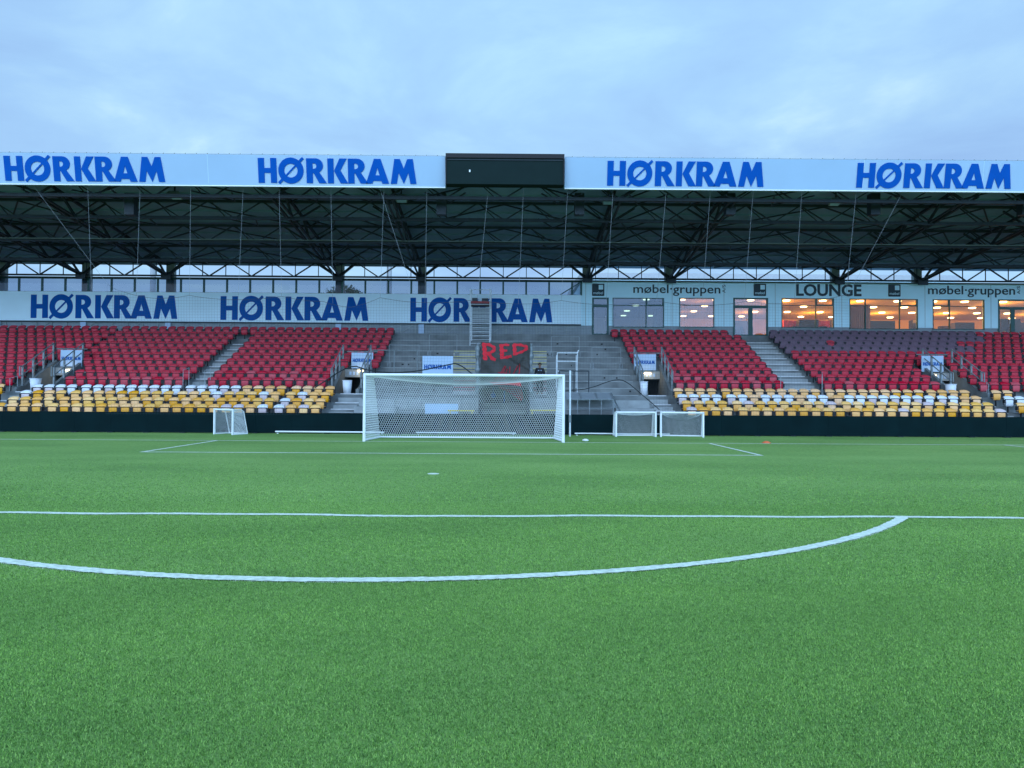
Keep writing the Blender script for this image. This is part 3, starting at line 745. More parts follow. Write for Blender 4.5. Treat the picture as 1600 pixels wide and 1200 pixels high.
def seat_frame_shade():
    b = MB(); b.box(-.205, .205, -.032, .03, .632, .657); b.box(-.276, -.19, -.01, .10, .44, .63); b.box(.19, .276, -.01, .10, .44, .63)  # dark front bar stands in for backrest shadow; brackets widened to blacken gaps
    b.box(-.24, .24, .08, .12, .36, .42); b.box(-.03, .03, .09, .13, 0, .37)
    return b
SH, SP, SF = seat_shell(), seat_pan(), seat_frame_shade()
protos = {}
def seat_proto(back, pan):
    key = (back, pan)
    if key in protos: return protos[key], False
    t = thing('stadium_seat', (0, 0, 0), 'x', 'seat')
    SH.build('backrest', back, t, True); SP.build('seat_pan', pan, t, True); SF.build('frame', 'bracket', t)  # frame holds the painted shadow bar along with the brackets
    protos[key] = t; return t, True
ORD = lambda n: {1: 'first', 2: 'second', 3: 'third'}.get(n, f"{n}{'th' if 10 <= n % 100 <= 20 else {1: 'st', 2: 'nd', 3: 'rd'}.get(n % 10, 'th')}")
ROWN = {1: 'front row', 2: 'second row', 3: 'third row', 4: 'fourth row', 5: 'lowest red row', 6: 'second red row'}
CN = {'yellow': 'yellow', 'pale': 'faded yellow', 'peach': 'peach', 'white': 'white', 'red': 'dark red', 'pinkish': 'pinkish'}
seat_count = 0
def place_seat(x, n, back, pan, k, side):
    global seat_count
    p, new = seat_proto(back, pan)
    o = p if new else copy_tree(p)
    o.location = (x+random.uniform(-.008, .008), ROWY[n], TRZ[n]+(.0)); o.rotation_euler = (random.uniform(-.012, .012), random.uniform(-.01, .01), random.uniform(-.03, .03))
    o['label'] = f"{CN[back]} folded seat, {ORD(k)} from the goal in the {ROWN[n]} on the {side}"
    o['category'] = 'seat'; o['group'] = 'folding seats on the terraces'
    seat_count += 1
LOWL = [-7.13-.553*i for i in range(4)]+[-9.53-.5565*i for i in range(9)]+[-14.66-.553*i for i in range(9)]+[-19.79-.56*i for i in range(4)]
LOWR = [10.06+.553*i for i in range(4)]+[12.42+.5565*i for i in range(9)]+[17.58+.553*i for i in range(9)]+[22.63+.553*i for i in range(4)]
FARL = [-23.35-.555*i for i in range(3)]; FARR = [25.88+.555*i for i in range(3)]
def low_colour(n, i, side, x):
    r = random.random()
    if side == 'left':
        if n == 4:
            if x < -23: return 'yellow', 'yellow'
            return (('white', random.choice(['white', 'pinkish'])) if i >= 8 else ('peach', 'yellow'))
        if n == 3:
            if i in (25,): return 'white', 'pinkish'
            if i in (2, 5, 9): return ('white', 'pinkish')
            return ('pale', 'yellow') if r < .55 else ('yellow', 'yellow')
        if n == 2:
            if i == 3: return 'white', 'pinkish'
            return ('pale', 'pale') if r < .25 else (('pale', 'yellow') if r < .5 else ('yellow', 'yellow'))
        if i in (3, 4): return 'white', 'pinkish'
        if i in (6, 7, 1): return 'pinkish', 'pale'
        return ('pale', 'yellow') if r < .4 else ('yellow', 'yellow')
    if n == 4: return ('peach', 'yellow') if r < .8 else ('peach', 'peach')
    if n == 3:
        if x > 25.5: return 'white', 'white'
        if i in (6, 10, 13, 24, 25): return 'peach', 'peach'
        return 'white', random.choice(['pinkish', 'white', 'white'])
    if n == 2: return ('pale', 'yellow') if r < .7 else (('pinkish', 'peach') if r < .82 else ('pale', 'pale'))
    if i in (0, 17, 25): return 'pinkish', 'peach'
    return ('pale', 'yellow') if r < .55 else ('yellow', 'yellow')
for n in (1, 2, 3, 4):
    for side, xs_, far in (('left', LOWL, FARL), ('right', LOWR, FARR)):
        lst = list(xs_)
        if not (side == 'left' and n == 1): lst += far[:1] if side == 'left' else far[:2]
        for i, x in enumerate(lst):
            bk, pn = low_colour(n, i, side, x); place_seat(x, n, bk, pn, i+1, side)

GRID_A = [-22.455-.553*k for k in range(22)]; GRID_B = [-21.64+.5533*k for k in range(13)]; GRID_C = [-13.35+.557*k for k in range(15)]
GRID_D = [8.72+.5607*k for k in range(13)]; GRID_E = [17.95+.551*k for k in range(48)]; GRID_F = [25.37+.553*k for k in range(30)]
red = {}
for n in range(5, 15):
    L = []
    L += [x for i, x in enumerate(GRID_A) if n >= 9 or i >= 2]
    L += [x for i, x in enumerate(GRID_B) if i >= (2 if n < 8 else (1 if n == 8 else 0))]
    L += [x for i, x in enumerate(GRID_C) if (n >= 10 or i <= 10 or (n in (8, 9) and i in (11, 14)))]
    if n == 14: L += [-14.45, -13.9]
    R = [x for i, x in enumerate(GRID_D) if (n >= 10 or i >= 3 or (n == 9 and i == 0)) and not (n == 14 and i == 12)]
    if n == 14: R += [8.17]
    R += [x for i, x in enumerate(GRID_E) if (n >= 9 and i < 46) or i <= 10]
    R += [x for i, x in enumerate(GRID_F) if n < 9 and i >= 1]
    red[n] = (sorted(L, reverse=True), sorted(R))
rest = MB(); covered = []
for n in range(5, 15):
    for side, lst in (('left', red[n][0]), ('right', red[n][1])):
        for k, x in enumerate(lst):
            if n >= 11 and 17.8 < x < (30.3 if n >= 13 else (28.9 if n == 11 else 28.3)) and not (n == 12 and abs(x-20.70) < .2):
                covered.append((n, k+1, x)); continue
            hd = (Y_ := ROWY[n]+CD)*.735+1.2
            if (n == 5 and -24.7 < x < 28.2) or (n == 6 and -14 < x < 16 and seat_count < 300):
                place_seat(x, n, 'red', 'red', k+1, side)
            else:
                T = Matrix.Translation((x+random.uniform(-.008, .008), ROWY[n], TRZ[n])) @ Matrix.Rotation(random.uniform(-.03, .03), 4, 'Z')
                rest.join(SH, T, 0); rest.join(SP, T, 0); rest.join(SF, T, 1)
o = rest.build('upper_seats', ['red', 'bracket'], smooth=False)
o.data.polygons.foreach_set('use_smooth', [m == 0 for m in rest.m])
tag(o, 'rows of folded dark red seats filling the upper terraces', 'seats', kind='stuff')
# seats under grey fabric covers
def cover_mesh():
    b = MB(); vs = []; prof = [(.30, -.05, .268), (.50, -.055, .268), (.575, -.05, .266), (.59, -.045, .20), (.665, -.02, .20), (.685, -.01, .262), (.76, .03, .258), (.80, .06, .23), (.825, .10, .20)]
    nx = 6; n = nx+1
    for z, y, w in prof:
        for i in range(n): s = -1+2*i/nx; vs.append((s*w, y+.02*s*s, z-.02*abs(s)**3*(z > .75)))
    rows = len(prof); fs = [(k*n+i, k*n+i+1, (k+1)*n+i+1, (k+1)*n+i) for k in range(rows-1) for i in range(nx)]
    m = len(vs); vs2 = [(x*.97, .14, z) for x, y, z in vs]; fs2 = [tuple(m+i for i in reversed(f)) for f in fs]
    edge = [i for i in range(n)]+[k*n+nx for k in range(1, rows)]+[(rows-1)*n+i for i in range(nx-1, -1, -1)]+[k*n for k in range(rows-2, 0, -1)]
    return b.add(vs+vs2, fs+fs2+[(c, a, m+a, m+c) for a, c in zip(edge, edge[1:]+edge[:1])])
CM = cover_mesh(); pc = None
CR = {14: 'top row', 13: 'second row from the top', 12: 'third row from the top', 11: 'fourth row from the top'}
cnt = {}
for n, k, x in covered:
    if pc is None:
        pc = thing('covered_seat', (0, 0, 0), 'x', 'covered seat', 'grey covered seats below the lounge')
        CM.build('fabric_cover', 'cover', pc); b = MB(); b.box(-.03, .03, .09, .13, 0, .36); b.box(-.27, .27, .07, .13, .28, .335); b.box(-.274, -.17, .0, .13, .45, .70); b.box(.17, .274, .0, .13, .45, .70); b.build('frame', 'bracket', pc); o = pc  # black side boxes in the frame stand in for shaded gaps between covers
    else: o = copy_tree(pc)
    cnt[n] = cnt.get(n, 0)+1
    o.location = (x, ROWY[n], TRZ[n]); o.rotation_euler = (0, 0, random.uniform(-.02, .02))
    o['label'] = f"seat under grey fabric cover, {ORD(cnt[n])} from the aisle in the {CR[n]}"

# ================================================================== VOMITORIES: rails, signs, lamps, bins
def railing(name, x, ya, yb, za, zb, label, grp, n=4, h=1.0):
    t = thing(name, (x, ya, za), label, 'railing', grp)
    b = MB()
    for f in (1., .55): b.bar((x, ya, za+h*f), (x, yb, zb+h*f), .028, 8)
    b.bar((x, ya, za+h), (x, ya-.22, za+h*.95), .028, 8); b.bar((x, ya-.22, za+h*.95), (x, ya-.22, za+.5), .028, 8); b.bar((x, ya-.22, za+.5), (x, ya, za+.5), .028, 8)
    b.build('rail', 'galv', t)
    for i in range(n):
        f = i/(n-1); y = ya+(yb-ya)*f; z = za+(zb-za)*f
        p_ = MB(); p_.box(x-.04, x+.04, y-.04, y+.04, z-.25, z+h); p_.build('post', 'galv', t)
    return t
VN = ['far left entrance', 'entrance left of the goal', 'entrance right of the goal', 'far right entrance']
signpx = [(94.5, 128.5, 547, 572.5), (549, 583, 551, 575.5), (991, 1025, 553.5, 578.5), (1440, 1474, 556, 581)]
for i, (a, b) in enumerate(VOM):
    ya, yb = 9.9, VY-.1
    # side walls that follow the slope
    e = thing('entrance_walls', ((a+b)/2, ya, TRZ[5]), f'grey concrete side walls and lintel of the {VN[i]}', 'entrance', 'concrete entrances cut into the terraces')
    for xx in (a-.002, b-.148):
        w_ = MB(); w_.prism_x([(9.25, TRZ[5]+.002), (VY-.002, TRZ[5]+.002), (VY-.002, TRZ[9]+.28), (9.9, TRZ[5]+.32), (9.25, TRZ[5]+.22)], xx, xx+.15); w_.build('side_wall', 'concrete', e)
    li = MB(); li.box(a+.15, b-.15, VY-.35, VY-.003, 2.70, 3.12); li.build('lintel', 'concrete_light', e)
    nm = MB()
    for q in range(4): nm.box((a+b)/2-.35+q*.19, (a+b)/2-.23+q*.19, VY-.362, VY-.351, 2.82, 3.0)
    nm.build('number_plate', 'white_panel', e)
    railing('stair_rail', a, ya, yb, TRZ[5]+.3, TRZ[9]+.2, f'galvanised stair rail on the left side of the {VN[i]}', 'stair rails at the entrances')
    railing('stair_rail', b, ya, yb, TRZ[5]+.3, TRZ[9]+.2, f'galvanised stair rail on the right side of the {VN[i]}', 'stair rails at the entrances')
    u0, u1, v0, v1 = signpx[i]; c0 = at(u0, v1, VY-.25); c1 = at(u1, v0, VY-.25)
    s_ = thing('entrance_sign', ((c0.x+c1.x)/2, VY-.25, c0.z), f'small white sponsor sign above the {VN[i]}', 'sign', 'white sponsor signs over the entrances')
    m = MB(); m.box(c0.x, c1.x, VY-.26, VY-.22, c0.z, c1.z); m.build('panel', 'white_panel', s_)
    hork((c0.x+.07, VY-.268, c0.z+.34), (1, 0, 0), (0, 0, 1), c1.x-c0.x-.14, .19, .004).build('lettering', 'blue2', s_)
    m = MB(); m.bar((c0.x-.25, VY-.2, c1.z+.06), (c1.x+.25, VY-.2, c1.z+.06), .025, 8)
    for xx in (c0.x+.04, c1.x-.04): m.bar((xx, VY-.2, 3.1), (xx, VY-.2, c1.z+.06), .02, 6)
    m.build('support_rail', 'galv', s_)
    # lit lamp under the sign
    lc = {0: (109, 577), 1: (565, 578), 2: (1011, 582), 3: (1455, 585)}[i]; q = at(lc[0], lc[1], VY-.3)
    l_ = thing('wall_lamp', (q.x, VY-.3, q.z-.1), f'small lit lamp under the sign of the {VN[i]}', 'lamp', 'lit lamps at the entrances')
    m = MB(); m.box(q.x-.24, q.x+.24, VY-.42, VY-.27, q.z-.02, q.z+.07); m.build('lamp_housing', 'galv', l_)
    m = MB(); m.box(q.x-.2, q.x+.2, VY-.43, VY-.30, q.z-.085, q.z-.021); m.build('lamp_glass', 'lamp', l_)
    L_ = bpy.data.lights.new('entrance_light', 'POINT'); L_.energy = 6; L_.color = (1, .75, .4); L_.shadow_soft_size = .15
    lo = bpy.data.objects.new('entrance_light', L_); COL.objects.link(lo); lo.location = (q.x, VY-.6, q.z-.05)
# landing rail inside far-left and far-right entrance
for i, (u0, v0) in ((0, (75, 583)), (3, (1478, 590))):
    pass
# white bins
for (u, v0, v1, w_, Y, lab) in ((542.5, 595, 613, 15, 9.35, 'tall white plastic bin beside the entrance left of the goal'), (1006, 597, 615, 13, 9.35, 'white plastic bin in the entrance right of the goal'),
                               (55.5, 592, 604, 16, 9.45, 'white plastic bin at the far left entrance'), (1485.5-.0, 601, 614, 16, 9.45, 'white plastic bin at the far right entrance')):
    c = at(u, v1, Y); h = at(u, v0, Y).z-TRZ[5]; r = w_/2*(Y+CD)/F_PX
    t = thing('waste_bin', (c.x, Y, TRZ[5]), lab, 'bin', 'white bins on the landing')
    m = MB(); m.lathe((c.x, Y, TRZ[5]), [(r*.78, 0), (r*.98, h), (r*.9, h), (r*.85, h-.05)], 18); m.build('tub', 'bin', t, True)
    m = MB(); m.lathe((c.x, Y, TRZ[5]+h), [(r*1.05, 0), (r*1.05, .03), (r*.92, .03), (r*.92, 0)], 18); m.build('rim', 'bin', t)
# short stainless handrail pairs in the aisles
for (u, v0, v1, n, lab) in ((288, 578, 606, 5, 'pair of upright steel poles at the foot of the left aisle'), (322, 579, 600, 5, 'thin steel pole at the right edge of the left aisle'), (1287, 585, 613, 5, 'pair of upright steel poles at the foot of the right aisle'), (1222, 584, 606, 5, 'thin dark pole at the left edge of the right aisle'),
                            (17.5, 591, 607, 5, 'pair of short steel poles at the far left stairs'), (1547, 600, 616, 5, 'pair of short steel poles at the far right stairs')):
    Y = 9.25; c = at(u, v1, Y); top_ = at(u, v0, Y).z
    z0 = TRZ[5]
    t = thing('handrail', (c.x, Y, z0), lab, 'handrail', 'short handrails at the aisle ends')
    pts = [(c.x-.07, Y, z0), (c.x-.07, Y, top_), (c.x+.07, Y+.35, top_+.12), (c.x+.07, Y+.35, z0)]
    m = MB().path(pts, .013, 8); m.build('pole', 'alu_dull', t)
    m = MB(); m.box(c.x-.12, c.x-.02, Y-.05, Y+.05, z0+.001, z0+.015); m.build('base_plate', 'galv', t)

# ================================================================== CENTRE FURNITURE
# larger sponsor sign left of the banner
Y = 9.3; c0 = at(660, 590, Y); c1 = at(708, 556.5, Y); zb = c1.z-1.05
t = thing('sponsor_sign', ((c0.x+c1.x)/2, Y, TRZ[5]), 'large square white sponsor sign on posts behind the goal left of the banner', 'sign')
m = MB(); m.box(c0.x, c1.x, Y-.03, Y+.02, zb, c1.z); m.build('panel', 'white_panel', t)
hork((c0.x+.09, Y-.038, c1.z-.66), (1, 0, 0), (0, 0, 1), c1.x-c0.x-.18, .225, .004).build('lettering', 'blue2', t)
for x in (c0.x+.1, c1.x-.1): m = MB(); m.bar((x, Y+.06, TRZ[5]), (x, Y+.06, c1.z-.1), .025, 8); m.build('post', 'galv', t)
# scaffold tower
Y = 16.6; A_ = at(735, 530, Y); B_ = at(765.5, 530, Y); zt = at(750, 452, Y).z; z0 = TRZ[13]
t = thing('scaffold_tower', ((A_.x+B_.x)/2, Y, z0), 'slim aluminium scaffold tower with a red platform on the upper terrace', 'scaffold')
for dy in (-.35, .35):
    for x in (A_.x, B_.x):
        zz = TRZ[13] if dy < 0 else TRZ[14]
        m = MB(); m.bar((x+.05*(dy > 0), Y+dy, zz), (x+.05*(dy > 0), Y+dy, zt), .030, 8); m.build('upright', 'alu', t)
z = z0+.18
while z < zt-.85:
    m = MB(); m.bar((A_.x, Y-.35, z), (B_.x, Y-.35, z), .02, 6); m.build('rung', 'alu', t); m = MB(); m.bar((A_.x+.05, Y+.35, z+.45), (B_.x+.05, Y+.35, z+.45), .016, 6); m.build('rung', 'alu', t); z += .235
m = MB(); m.bar((A_.x, Y-.35, zt-.08), (B_.x, Y-.35, zt-.08), .02, 6); m.bar((A_.x, Y-.35, zt-.08), (A_.x+.25, Y-.35, zt-.45), .018, 6); m.bar((A_.x+.25, Y-.35, zt-.36), (B_.x, Y-.35, zt-.36), .018, 6)
m.build('guard_frame', 'alu', t)
zp = at(750, 475, Y).z
m = MB(); m.box(A_.x+.03, B_.x-.03, Y-.34, Y+.34, zp, zp+.13); m.build('platform', 'scaff_red', t)
m = MB(); m.box(A_.x+.1, A_.x+.42, Y-.2, Y+.1, zp+.14, zp+.34); m.build('tool_case', 'steel_dark', t); m = MB(); m.box(B_.x-.5, B_.x-.12, Y-.2, Y+.2, zp+.14, zp+.32); m.build('tool_case', 'steel_dark', t)
m = MB(); m.box(A_.x+.04, B_.x-.04, Y-.3, Y+.3, zp-.14, zp-.01); m.build('under_deck', 'bracket', t)
m = MB(); m.box(A_.x+.09, B_.x-.02, Y+.37, Y+.385, zp-1.15, zp-.16); m.build('tarpaulin', 'plinth', t)
# banner on its frame, drooping cloth
Y = 9.05; xa, xb = at(751, 560, Y).x, at(828, 560, Y).x; zt = at(790, 534.5, Y).z
t = thing('painted_banner', ((xa+xb)/2, Y, 2.3), 'dark cloth banner painted with the red word RED hanging above the tunnel', 'banner')
def cl_y(s, q):   # s across 0..1, q down 0..1
    y = .09*sin(3*s+5*q)*q+.04*sin(17*(s-q*.75))*(.4+q)+.06*sin(9*(s+q*.5)+1)*q+.16*q*sin(pi*s)+.02*sin(31*(s-q*.5))*q
    d = abs((q-.02)-(s-.02)*.75); y -= .06*math.exp(-(d/.03)**2)*min(1, q*3)
    d2 = abs(q-.25-(s-.5)*.6); y -= .09*math.exp(-(d2/.025)**2)*(s > .4)*min(1, max(0, (q-.42)*6))
    d3 = abs((s-.62)-(1-q)*.45); y -= .08*math.exp(-(d3/.02)**2)*(q > .4)
    return Y-.10-y
BH = 1.95
def cl_p(s, q, off=0):
    w0 = .035*q
    return Vector((xa+(xb-xa)*(s*(1-.02*q)+w0*0), cl_y(s, q)-off, zt-.05*sin(pi*s)*(1-q)-(BH)*q))
cm = MB(); nu, nv = 56, 48; vs = [cl_p(i/nu, j/nv) for j in range(nv+1) for i in range(nu+1)]
fs = [(j*(nu+1)+i, (j+1)*(nu+1)+i, (j+1)*(nu+1)+i+1, j*(nu+1)+i+1) for j in range(nv) for i in range(nu)]
cm.add(vs, fs); m_ = len(cm.v); cm.add([v+Vector((0, .012, 0)) for v in vs], [tuple(reversed(f)) for f in fs]); cm.build('cloth', 'cloth', t, True)
def stroke(b, pts, w):
    P = []
    for (x0, y0), (x1, y1) in zip(pts[:-1], pts[1:]):
        n = max(2, int(math.hypot(x1-x0, y1-y0)/.012)); P += [(x0+(x1-x0)*i/n, y0+(y1-y0)*i/n) for i in range(n)]
    P.append(pts[-1]); vs = []
    for i, (x, y) in enumerate(P):
        a = Vector(P[max(0, i-1)]); c = Vector(P[min(len(P)-1, i+1)]); d = (c-a).normalized(); nn = Vector((-d.y, d.x))*w*(1+.18*sin(i*.7))/2
        vs += [cl_p(x+nn.x, y+nn.y*1.15, .022), cl_p(x-nn.x, y-nn.y*1.15, .022)]
    b.add(vs, [(2*i, 2*i+1, 2*i+3, 2*i+2) for i in range(len(P)-1)])
H_ = .44
m = MB()
stroke(m, [(.07, .05), (.085, .25), (.10, .47)], .085); stroke(m, [(.03, .06), (.17, .06), (.27, .12), (.28, .20), (.20, .27), (.10, .30)], .06); stroke(m, [(.16, .29), (.24, .42), (.31, .45)], .07)
stroke(m, [(.42, .05), (.43, .22), (.44, .40)], .08); stroke(m, [(.38, .07), (.50, .05), (.58, .06)], .05); stroke(m, [(.44, .21), (.54, .20)], .055); stroke(m, [(.40, .39), (.52, .38), (.63, .35)], .06)
stroke(m, [(.68, .04), (.69, .18), (.70, .33)], .075); stroke(m, [(.66, .05), (.80, .06), (.93, .11), (.94, .17), (.84, .24), (.72, .29)], .055)
m.build('lettering', 'redpaint', t)
m = MB()
stroke(m, [(.30, .98), (.42, .80), (.50, .60)], .02); stroke(m, [(.40, .98), (.46, .80), (.52, .62)], .02); stroke(m, [(.36, .78), (.58, .80)], .018); stroke(m, [(.60, .62), (.60, .85), (.66, .86), (.76, .60)], .022); stroke(m, [(.80, .55), (.80, .78), (.72, .95)], .02)
stroke(m, [(.55, .68), (.48, .97)], .02)
m.build('faded_drawing', 'redpaint2', t)
# loose lower corner of the banner, red side out
lp = []
for u, v in ((765, 597), (813, 597), (816, 607), (818, 622), (814, 627), (800, 617), (786, 609), (772, 602)): lp.append(at(u, v, 8.7))
m = MB(); n = len(lp); m.add([p+Vector((0, .06*sin(p.x*9), 0)) for p in lp]+[p+Vector((0, .012+.06*sin(p.x*9), 0)) for p in lp], [tuple(range(n)), tuple(range(2*n-1, n-1, -1))]+[(i, n+i, n+(i+1) % n, (i+1) % n) for i in range(n)]); m.build('loose_corner', 'redpaint', t)
# side screens (grey wrapped posts) either side
for (u, lab) in ((746.5, 'grey wrapped post at the left edge of the red painted banner'), (829.5, 'grey wrapped post at the right edge of the red painted banner')):
    x = at(u, 560, Y).x; m = MB(); z = 1.83; i = 0; pts = []
    while z < zt+.02: pts.append((.11+.035*sin(i*1.9)+.03*sin(i*.8+u), z)); z += .11; i += 1
    m.lathe((x, Y+.1, 0), pts, 10); tag(m.build('wrapped_post', 'galv', None, True), lab, 'post', 'wrapped posts beside the banner')
# players tunnel: box with rounded head, dark inside
xa2, xb2 = at(748, 620, 5.9).x, at(827, 620, 5.9).x
t = thing('tunnel', ((xa2+xb2)/2, 6, .48), 'dark player tunnel with arched roof below the painted banner', 'tunnel')
def arch(x0, x1, z0, zs, rise, n=12): return [(x0, z0), (x0, zs)]+[((x0+x1)/2-(x1-x0)/2*cos(pi*i/n), zs+rise*sin(pi*i/n)) for i in range(1, n)]+[(x1, zs), (x1, z0)]
def arch_shell(y0, y1, inset, z0):
    a = arch(xa2, xb2, z0, 1.95, .30); c = arch(xa2+inset, xb2-inset, z0, 1.95-inset*.3, .30-inset*.4); n = len(a); m = MB()
    vs = [(x, y0, z) for x, z in a]+[(x, y0, z) for x, z in c]+[(x, y1, z) for x, z in a]+[(x, y1, z) for x, z in c]
    fs = []
    for i in range(n-1):
        fs += [(i, i+1, n+i+1, n+i), (2*n+i+1, 2*n+i, 3*n+i, 3*n+i+1), (i+1, i, 2*n+i, 2*n+i+1), (n+i, n+i+1, 3*n+i+1, 3*n+i)]
    return m.add(vs, fs)
arch_shell(5.7, 9.1, .10, .48).build('shell', 'rope_dark', t)
m = MB(); m.box(xa2+.11, xb2-.11, 8.9, 8.95, .48, 2.2); m.build('back_curtain', 'steel_dark', t)
m = MB(); m.box((xa2+xb2)/2-.02, (xa2+xb2)/2+.02, 8.8, 8.89, .48, 2.1); m.box(xa2+.3, (xa2+xb2)/2-.1, 8.85, 8.89, 1.1, 1.35); m.build('door_edge', 'blue2', t)
m = MB(); m.lathe((xa2+.62, 8.0, 1.62), [(.02, 0), (.10, .05), (.13, .13), (.10, .21), (.02, .26)], 14); m.bar((xa2+.62, 8, 1.88), (xa2+.62, 8, 2.2), .01); m.build('hanging_ball', 'blue2', t, True)
# white panel, yellow strips, low rails on the front wall
q0 = at(664, 645, 5.75); q1 = at(716, 631, 5.75)
m = MB(); m.box(q0.x, q1.x, 5.72, 5.78, .48, q1.z); m.box(q0.x+.3, q0.x+.33, 5.70, 5.718, .6, 1.3); tag(m.build('display_board', 'white_panel'), 'blank white board leaning behind the net left of the tunnel', 'board')
for (u0, u1, v, lab) in ((700, 741, 641.5, 'yellow rail low behind the goal net left of the tunnel'), (828, 877, 641, 'yellow rail low behind the goal net right of the tunnel')):
    a = at(u0, v, 5.68); b = at(u1, v, 5.68); m = MB(); m.bar(a, (b.x, b.y, a.z), .028); m.bar((a.x+.1, a.y, a.z), (a.x+.1, a.y, .48), .02); m.bar((b.x-.1, a.y, a.z), (b.x-.1, a.y, .48), .02)
    tag(m.build('low_rail', 'yellow_steel'), lab, 'rail', 'yellow rails behind the goal')
def fence_rail(u0, u1, vt, Y, z0, n, lab, wires=(.5,), matn='galv', cat='railing'):
    a = at(u0, vt, Y); b = at(u1, vt, Y); t = thing('guard_rail', ((a.x+b.x)/2, Y, z0), lab, cat, 'guard rails on the front terrace')
    h = a.z-z0; m = MB(); m.bar((a.x, Y, a.z), (b.x, Y, a.z), .025, 8)
    for w_ in wires: m.bar((a.x, Y, z0+h*w_), (b.x, Y, z0+h*w_), .014, 6)
    m.build('rail', matn, t)
    for i in range(n): x = a.x+(b.x-a.x)*i/(n-1); m = MB(); m.bar((x, Y, z0), (x, Y, a.z), .024, 8); m.build('post', matn, t)
    return t
fence_rail(617, 742, 623, 6.1, .78, 7, 'grey guard rail behind the goal net left of the tunnel', (.75, .5, .25))
fence_rail(884, 958, 624, 6.1, .78, 5, 'grey guard rail right of the goal with a slatted top', (.5,))
fence_rail(580, 652, 566-19, 9.6, TRZ[5], 3, 'thin grey rail across the bare terrace left of the sponsor sign', ())
# table-like flat frame (trapezoid) right of goal
t = thing('ramp_frame', (6.2, 7, .8), 'flat grey metal frame sloping over the front steps right of the goal', 'frame')
m = MB(); P4 = [at(880, 614, 8.6), at(955, 614, 8.6), at(959, 624.5, 6.4), at(884, 624.5, 6.4)]
for i in range(4): m.bar(P4[i], P4[(i+1) % 4], .03)
for k in (1, 2): m.bar(P4[0].lerp(P4[1], k/3), P4[3].lerp(P4[2], k/3), .022)
m.build('frame', 'galv', t); m = MB(); m.add(P4+[q-Vector((0, 0, .02)) for q in P4], [(0, 1, 2, 3), (7, 6, 5, 4), (0, 4, 5, 1), (2, 6, 7, 3), (1, 5, 6, 2), (3, 7, 4, 0)]); m.build('sheet', 'plinth', t)
m = MB(); m.bar(P4[1], at(969, 643, 5.9), .022); m.bar(P4[2], (P4[2].x, 6.4, .78), .022); m.build('leg', 'galv', t)
# tall white frame right of the goal
t = thing('metal_frame', (5.3, 9.4, TRZ[5]), 'tall pale metal frame with rungs standing on the bare terrace right of the goal', 'frame')
Y = 9.4
for u in (870.5, 902): 
    for dy, du in ((0, 0), (.6, 0)):
        x = at(u, 580, Y).x; m = MB(); m.bar((x, Y+dy, TRZ[5]+(.36 if dy else 0)), (x, Y+dy, at(u, 551, Y).z-(.1 if dy else 0)), .020, 8); m.build('upright', 'alu', t)
xa, xb = at(870.5, 580, Y).x, at(902, 580, Y).x
m = MB()
for v in (551.5, 564.5, 580): z = at(886, v, Y).z; m.bar((xa, Y, z), (xb, Y, z), .028, 8)
m.bar((xb, Y, at(886, 551.5, Y).z), (xb+.06, Y, at(886, 547, Y).z), .028, 8)
m.build('rung', 'alu', t)
fence_rail(874, 920, 579.5, 9.25, TRZ[5], 3, 'dark guard rail beside the tall pale frame right of the goal', (.5,), 'steel_dark')
# crush barriers on the bare middle
for (u0, u1, v0, v1, lab) in ((608.5, 655, 538.5, 568, 'thin crush barrier on the upper terrace left of the sponsor sign'), (671, 714, 523, 551, 'thin crush barrier on the upper terrace above the sponsor sign'),
                         (861.5, 905, 526, 551, 'thin crush barrier on the upper terrace above the pale frame'), (925, 970, 543, 570, 'thin crush barrier on the upper terrace right of the pale frame')):
    n = 9 if v1 > 560 else 11
    Y = ROWY[n]; z0 = TRZ[n]; a = at(u0, v0, Y); b = at(u1, v0, Y); zt2 = a.z
    t = thing('crush_barrier', ((a.x+b.x)/2, Y, z0), lab, 'barrier', 'crush barriers on the bare terrace')
    m = MB(); m.bar((a.x, Y, zt2), (b.x, Y, zt2), .011, 6); m.build('rail', 'alu_dull', t)
    for x in (a.x, b.x):
        m = MB(); m.bar((x, Y, z0), (x, Y, zt2), .011, 6); m.build('post', 'alu_dull', t)
        m = MB(); m.box(x-.1, x-.04, Y-.08, Y+.02, z0+.001, z0+.3); m.box(x+.04, x+.1, Y-.08, Y+.02, z0+.001, z0+.3); m.build('bracket', 'galv', t)

# ================================================================== PERIMETER BOARD
t = thing('perimeter_board', (0, 5.25, 0), 'long low black perimeter board along the foot of the stand', 'board')
x = -40; k = 0
zt = at(800, 647, 5.25).z
while x < 42:
    m = MB(); dz = random.uniform(-.006, .006); dy = random.uniform(-.003, .003)
    m.box(x+.002, x+1.598, 5.22+dy, 5.30+dy, .035, zt+dz); m.build('panel', 'board', t)
    x += 1.6
m = MB(); x = -40
while x < 42: m.box(x-.12, x+.12, 5.12, 5.34, .001, .034); x += 1.6
m.build('foot', 'rope_dark', t)
# long white poles at its foot
for (ua, ub, va, vb, r, lab) in ((430, 600, 675.3, 676.3, .035, 'white pole lying at the foot of the black board left of the goal'), (650, 806, 675.5, 674.8, .032, 'white pole lying behind the goal net at the board'), (898, 1047, 676.5, 677.5, .03, 'white pole lying behind the two small goals at the board')):
    a = at(ua, va, 4.95); b = at(ub, vb, 4.95); m = MB(); m.bar((a.x, 4.97, r+.06), (b.x, 5.02, r+.05), r, 10); m.bar((a.x+.1, 4.97, 0.001), (a.x+.1, 4.97, r), .03); m.bar((b.x-.1, 5.02, 0.001), (b.x-.1, 5.02, r), .03)
    tag(m.build('white_pole', 'goal_white'), lab, 'pole', 'white poles on the ground')

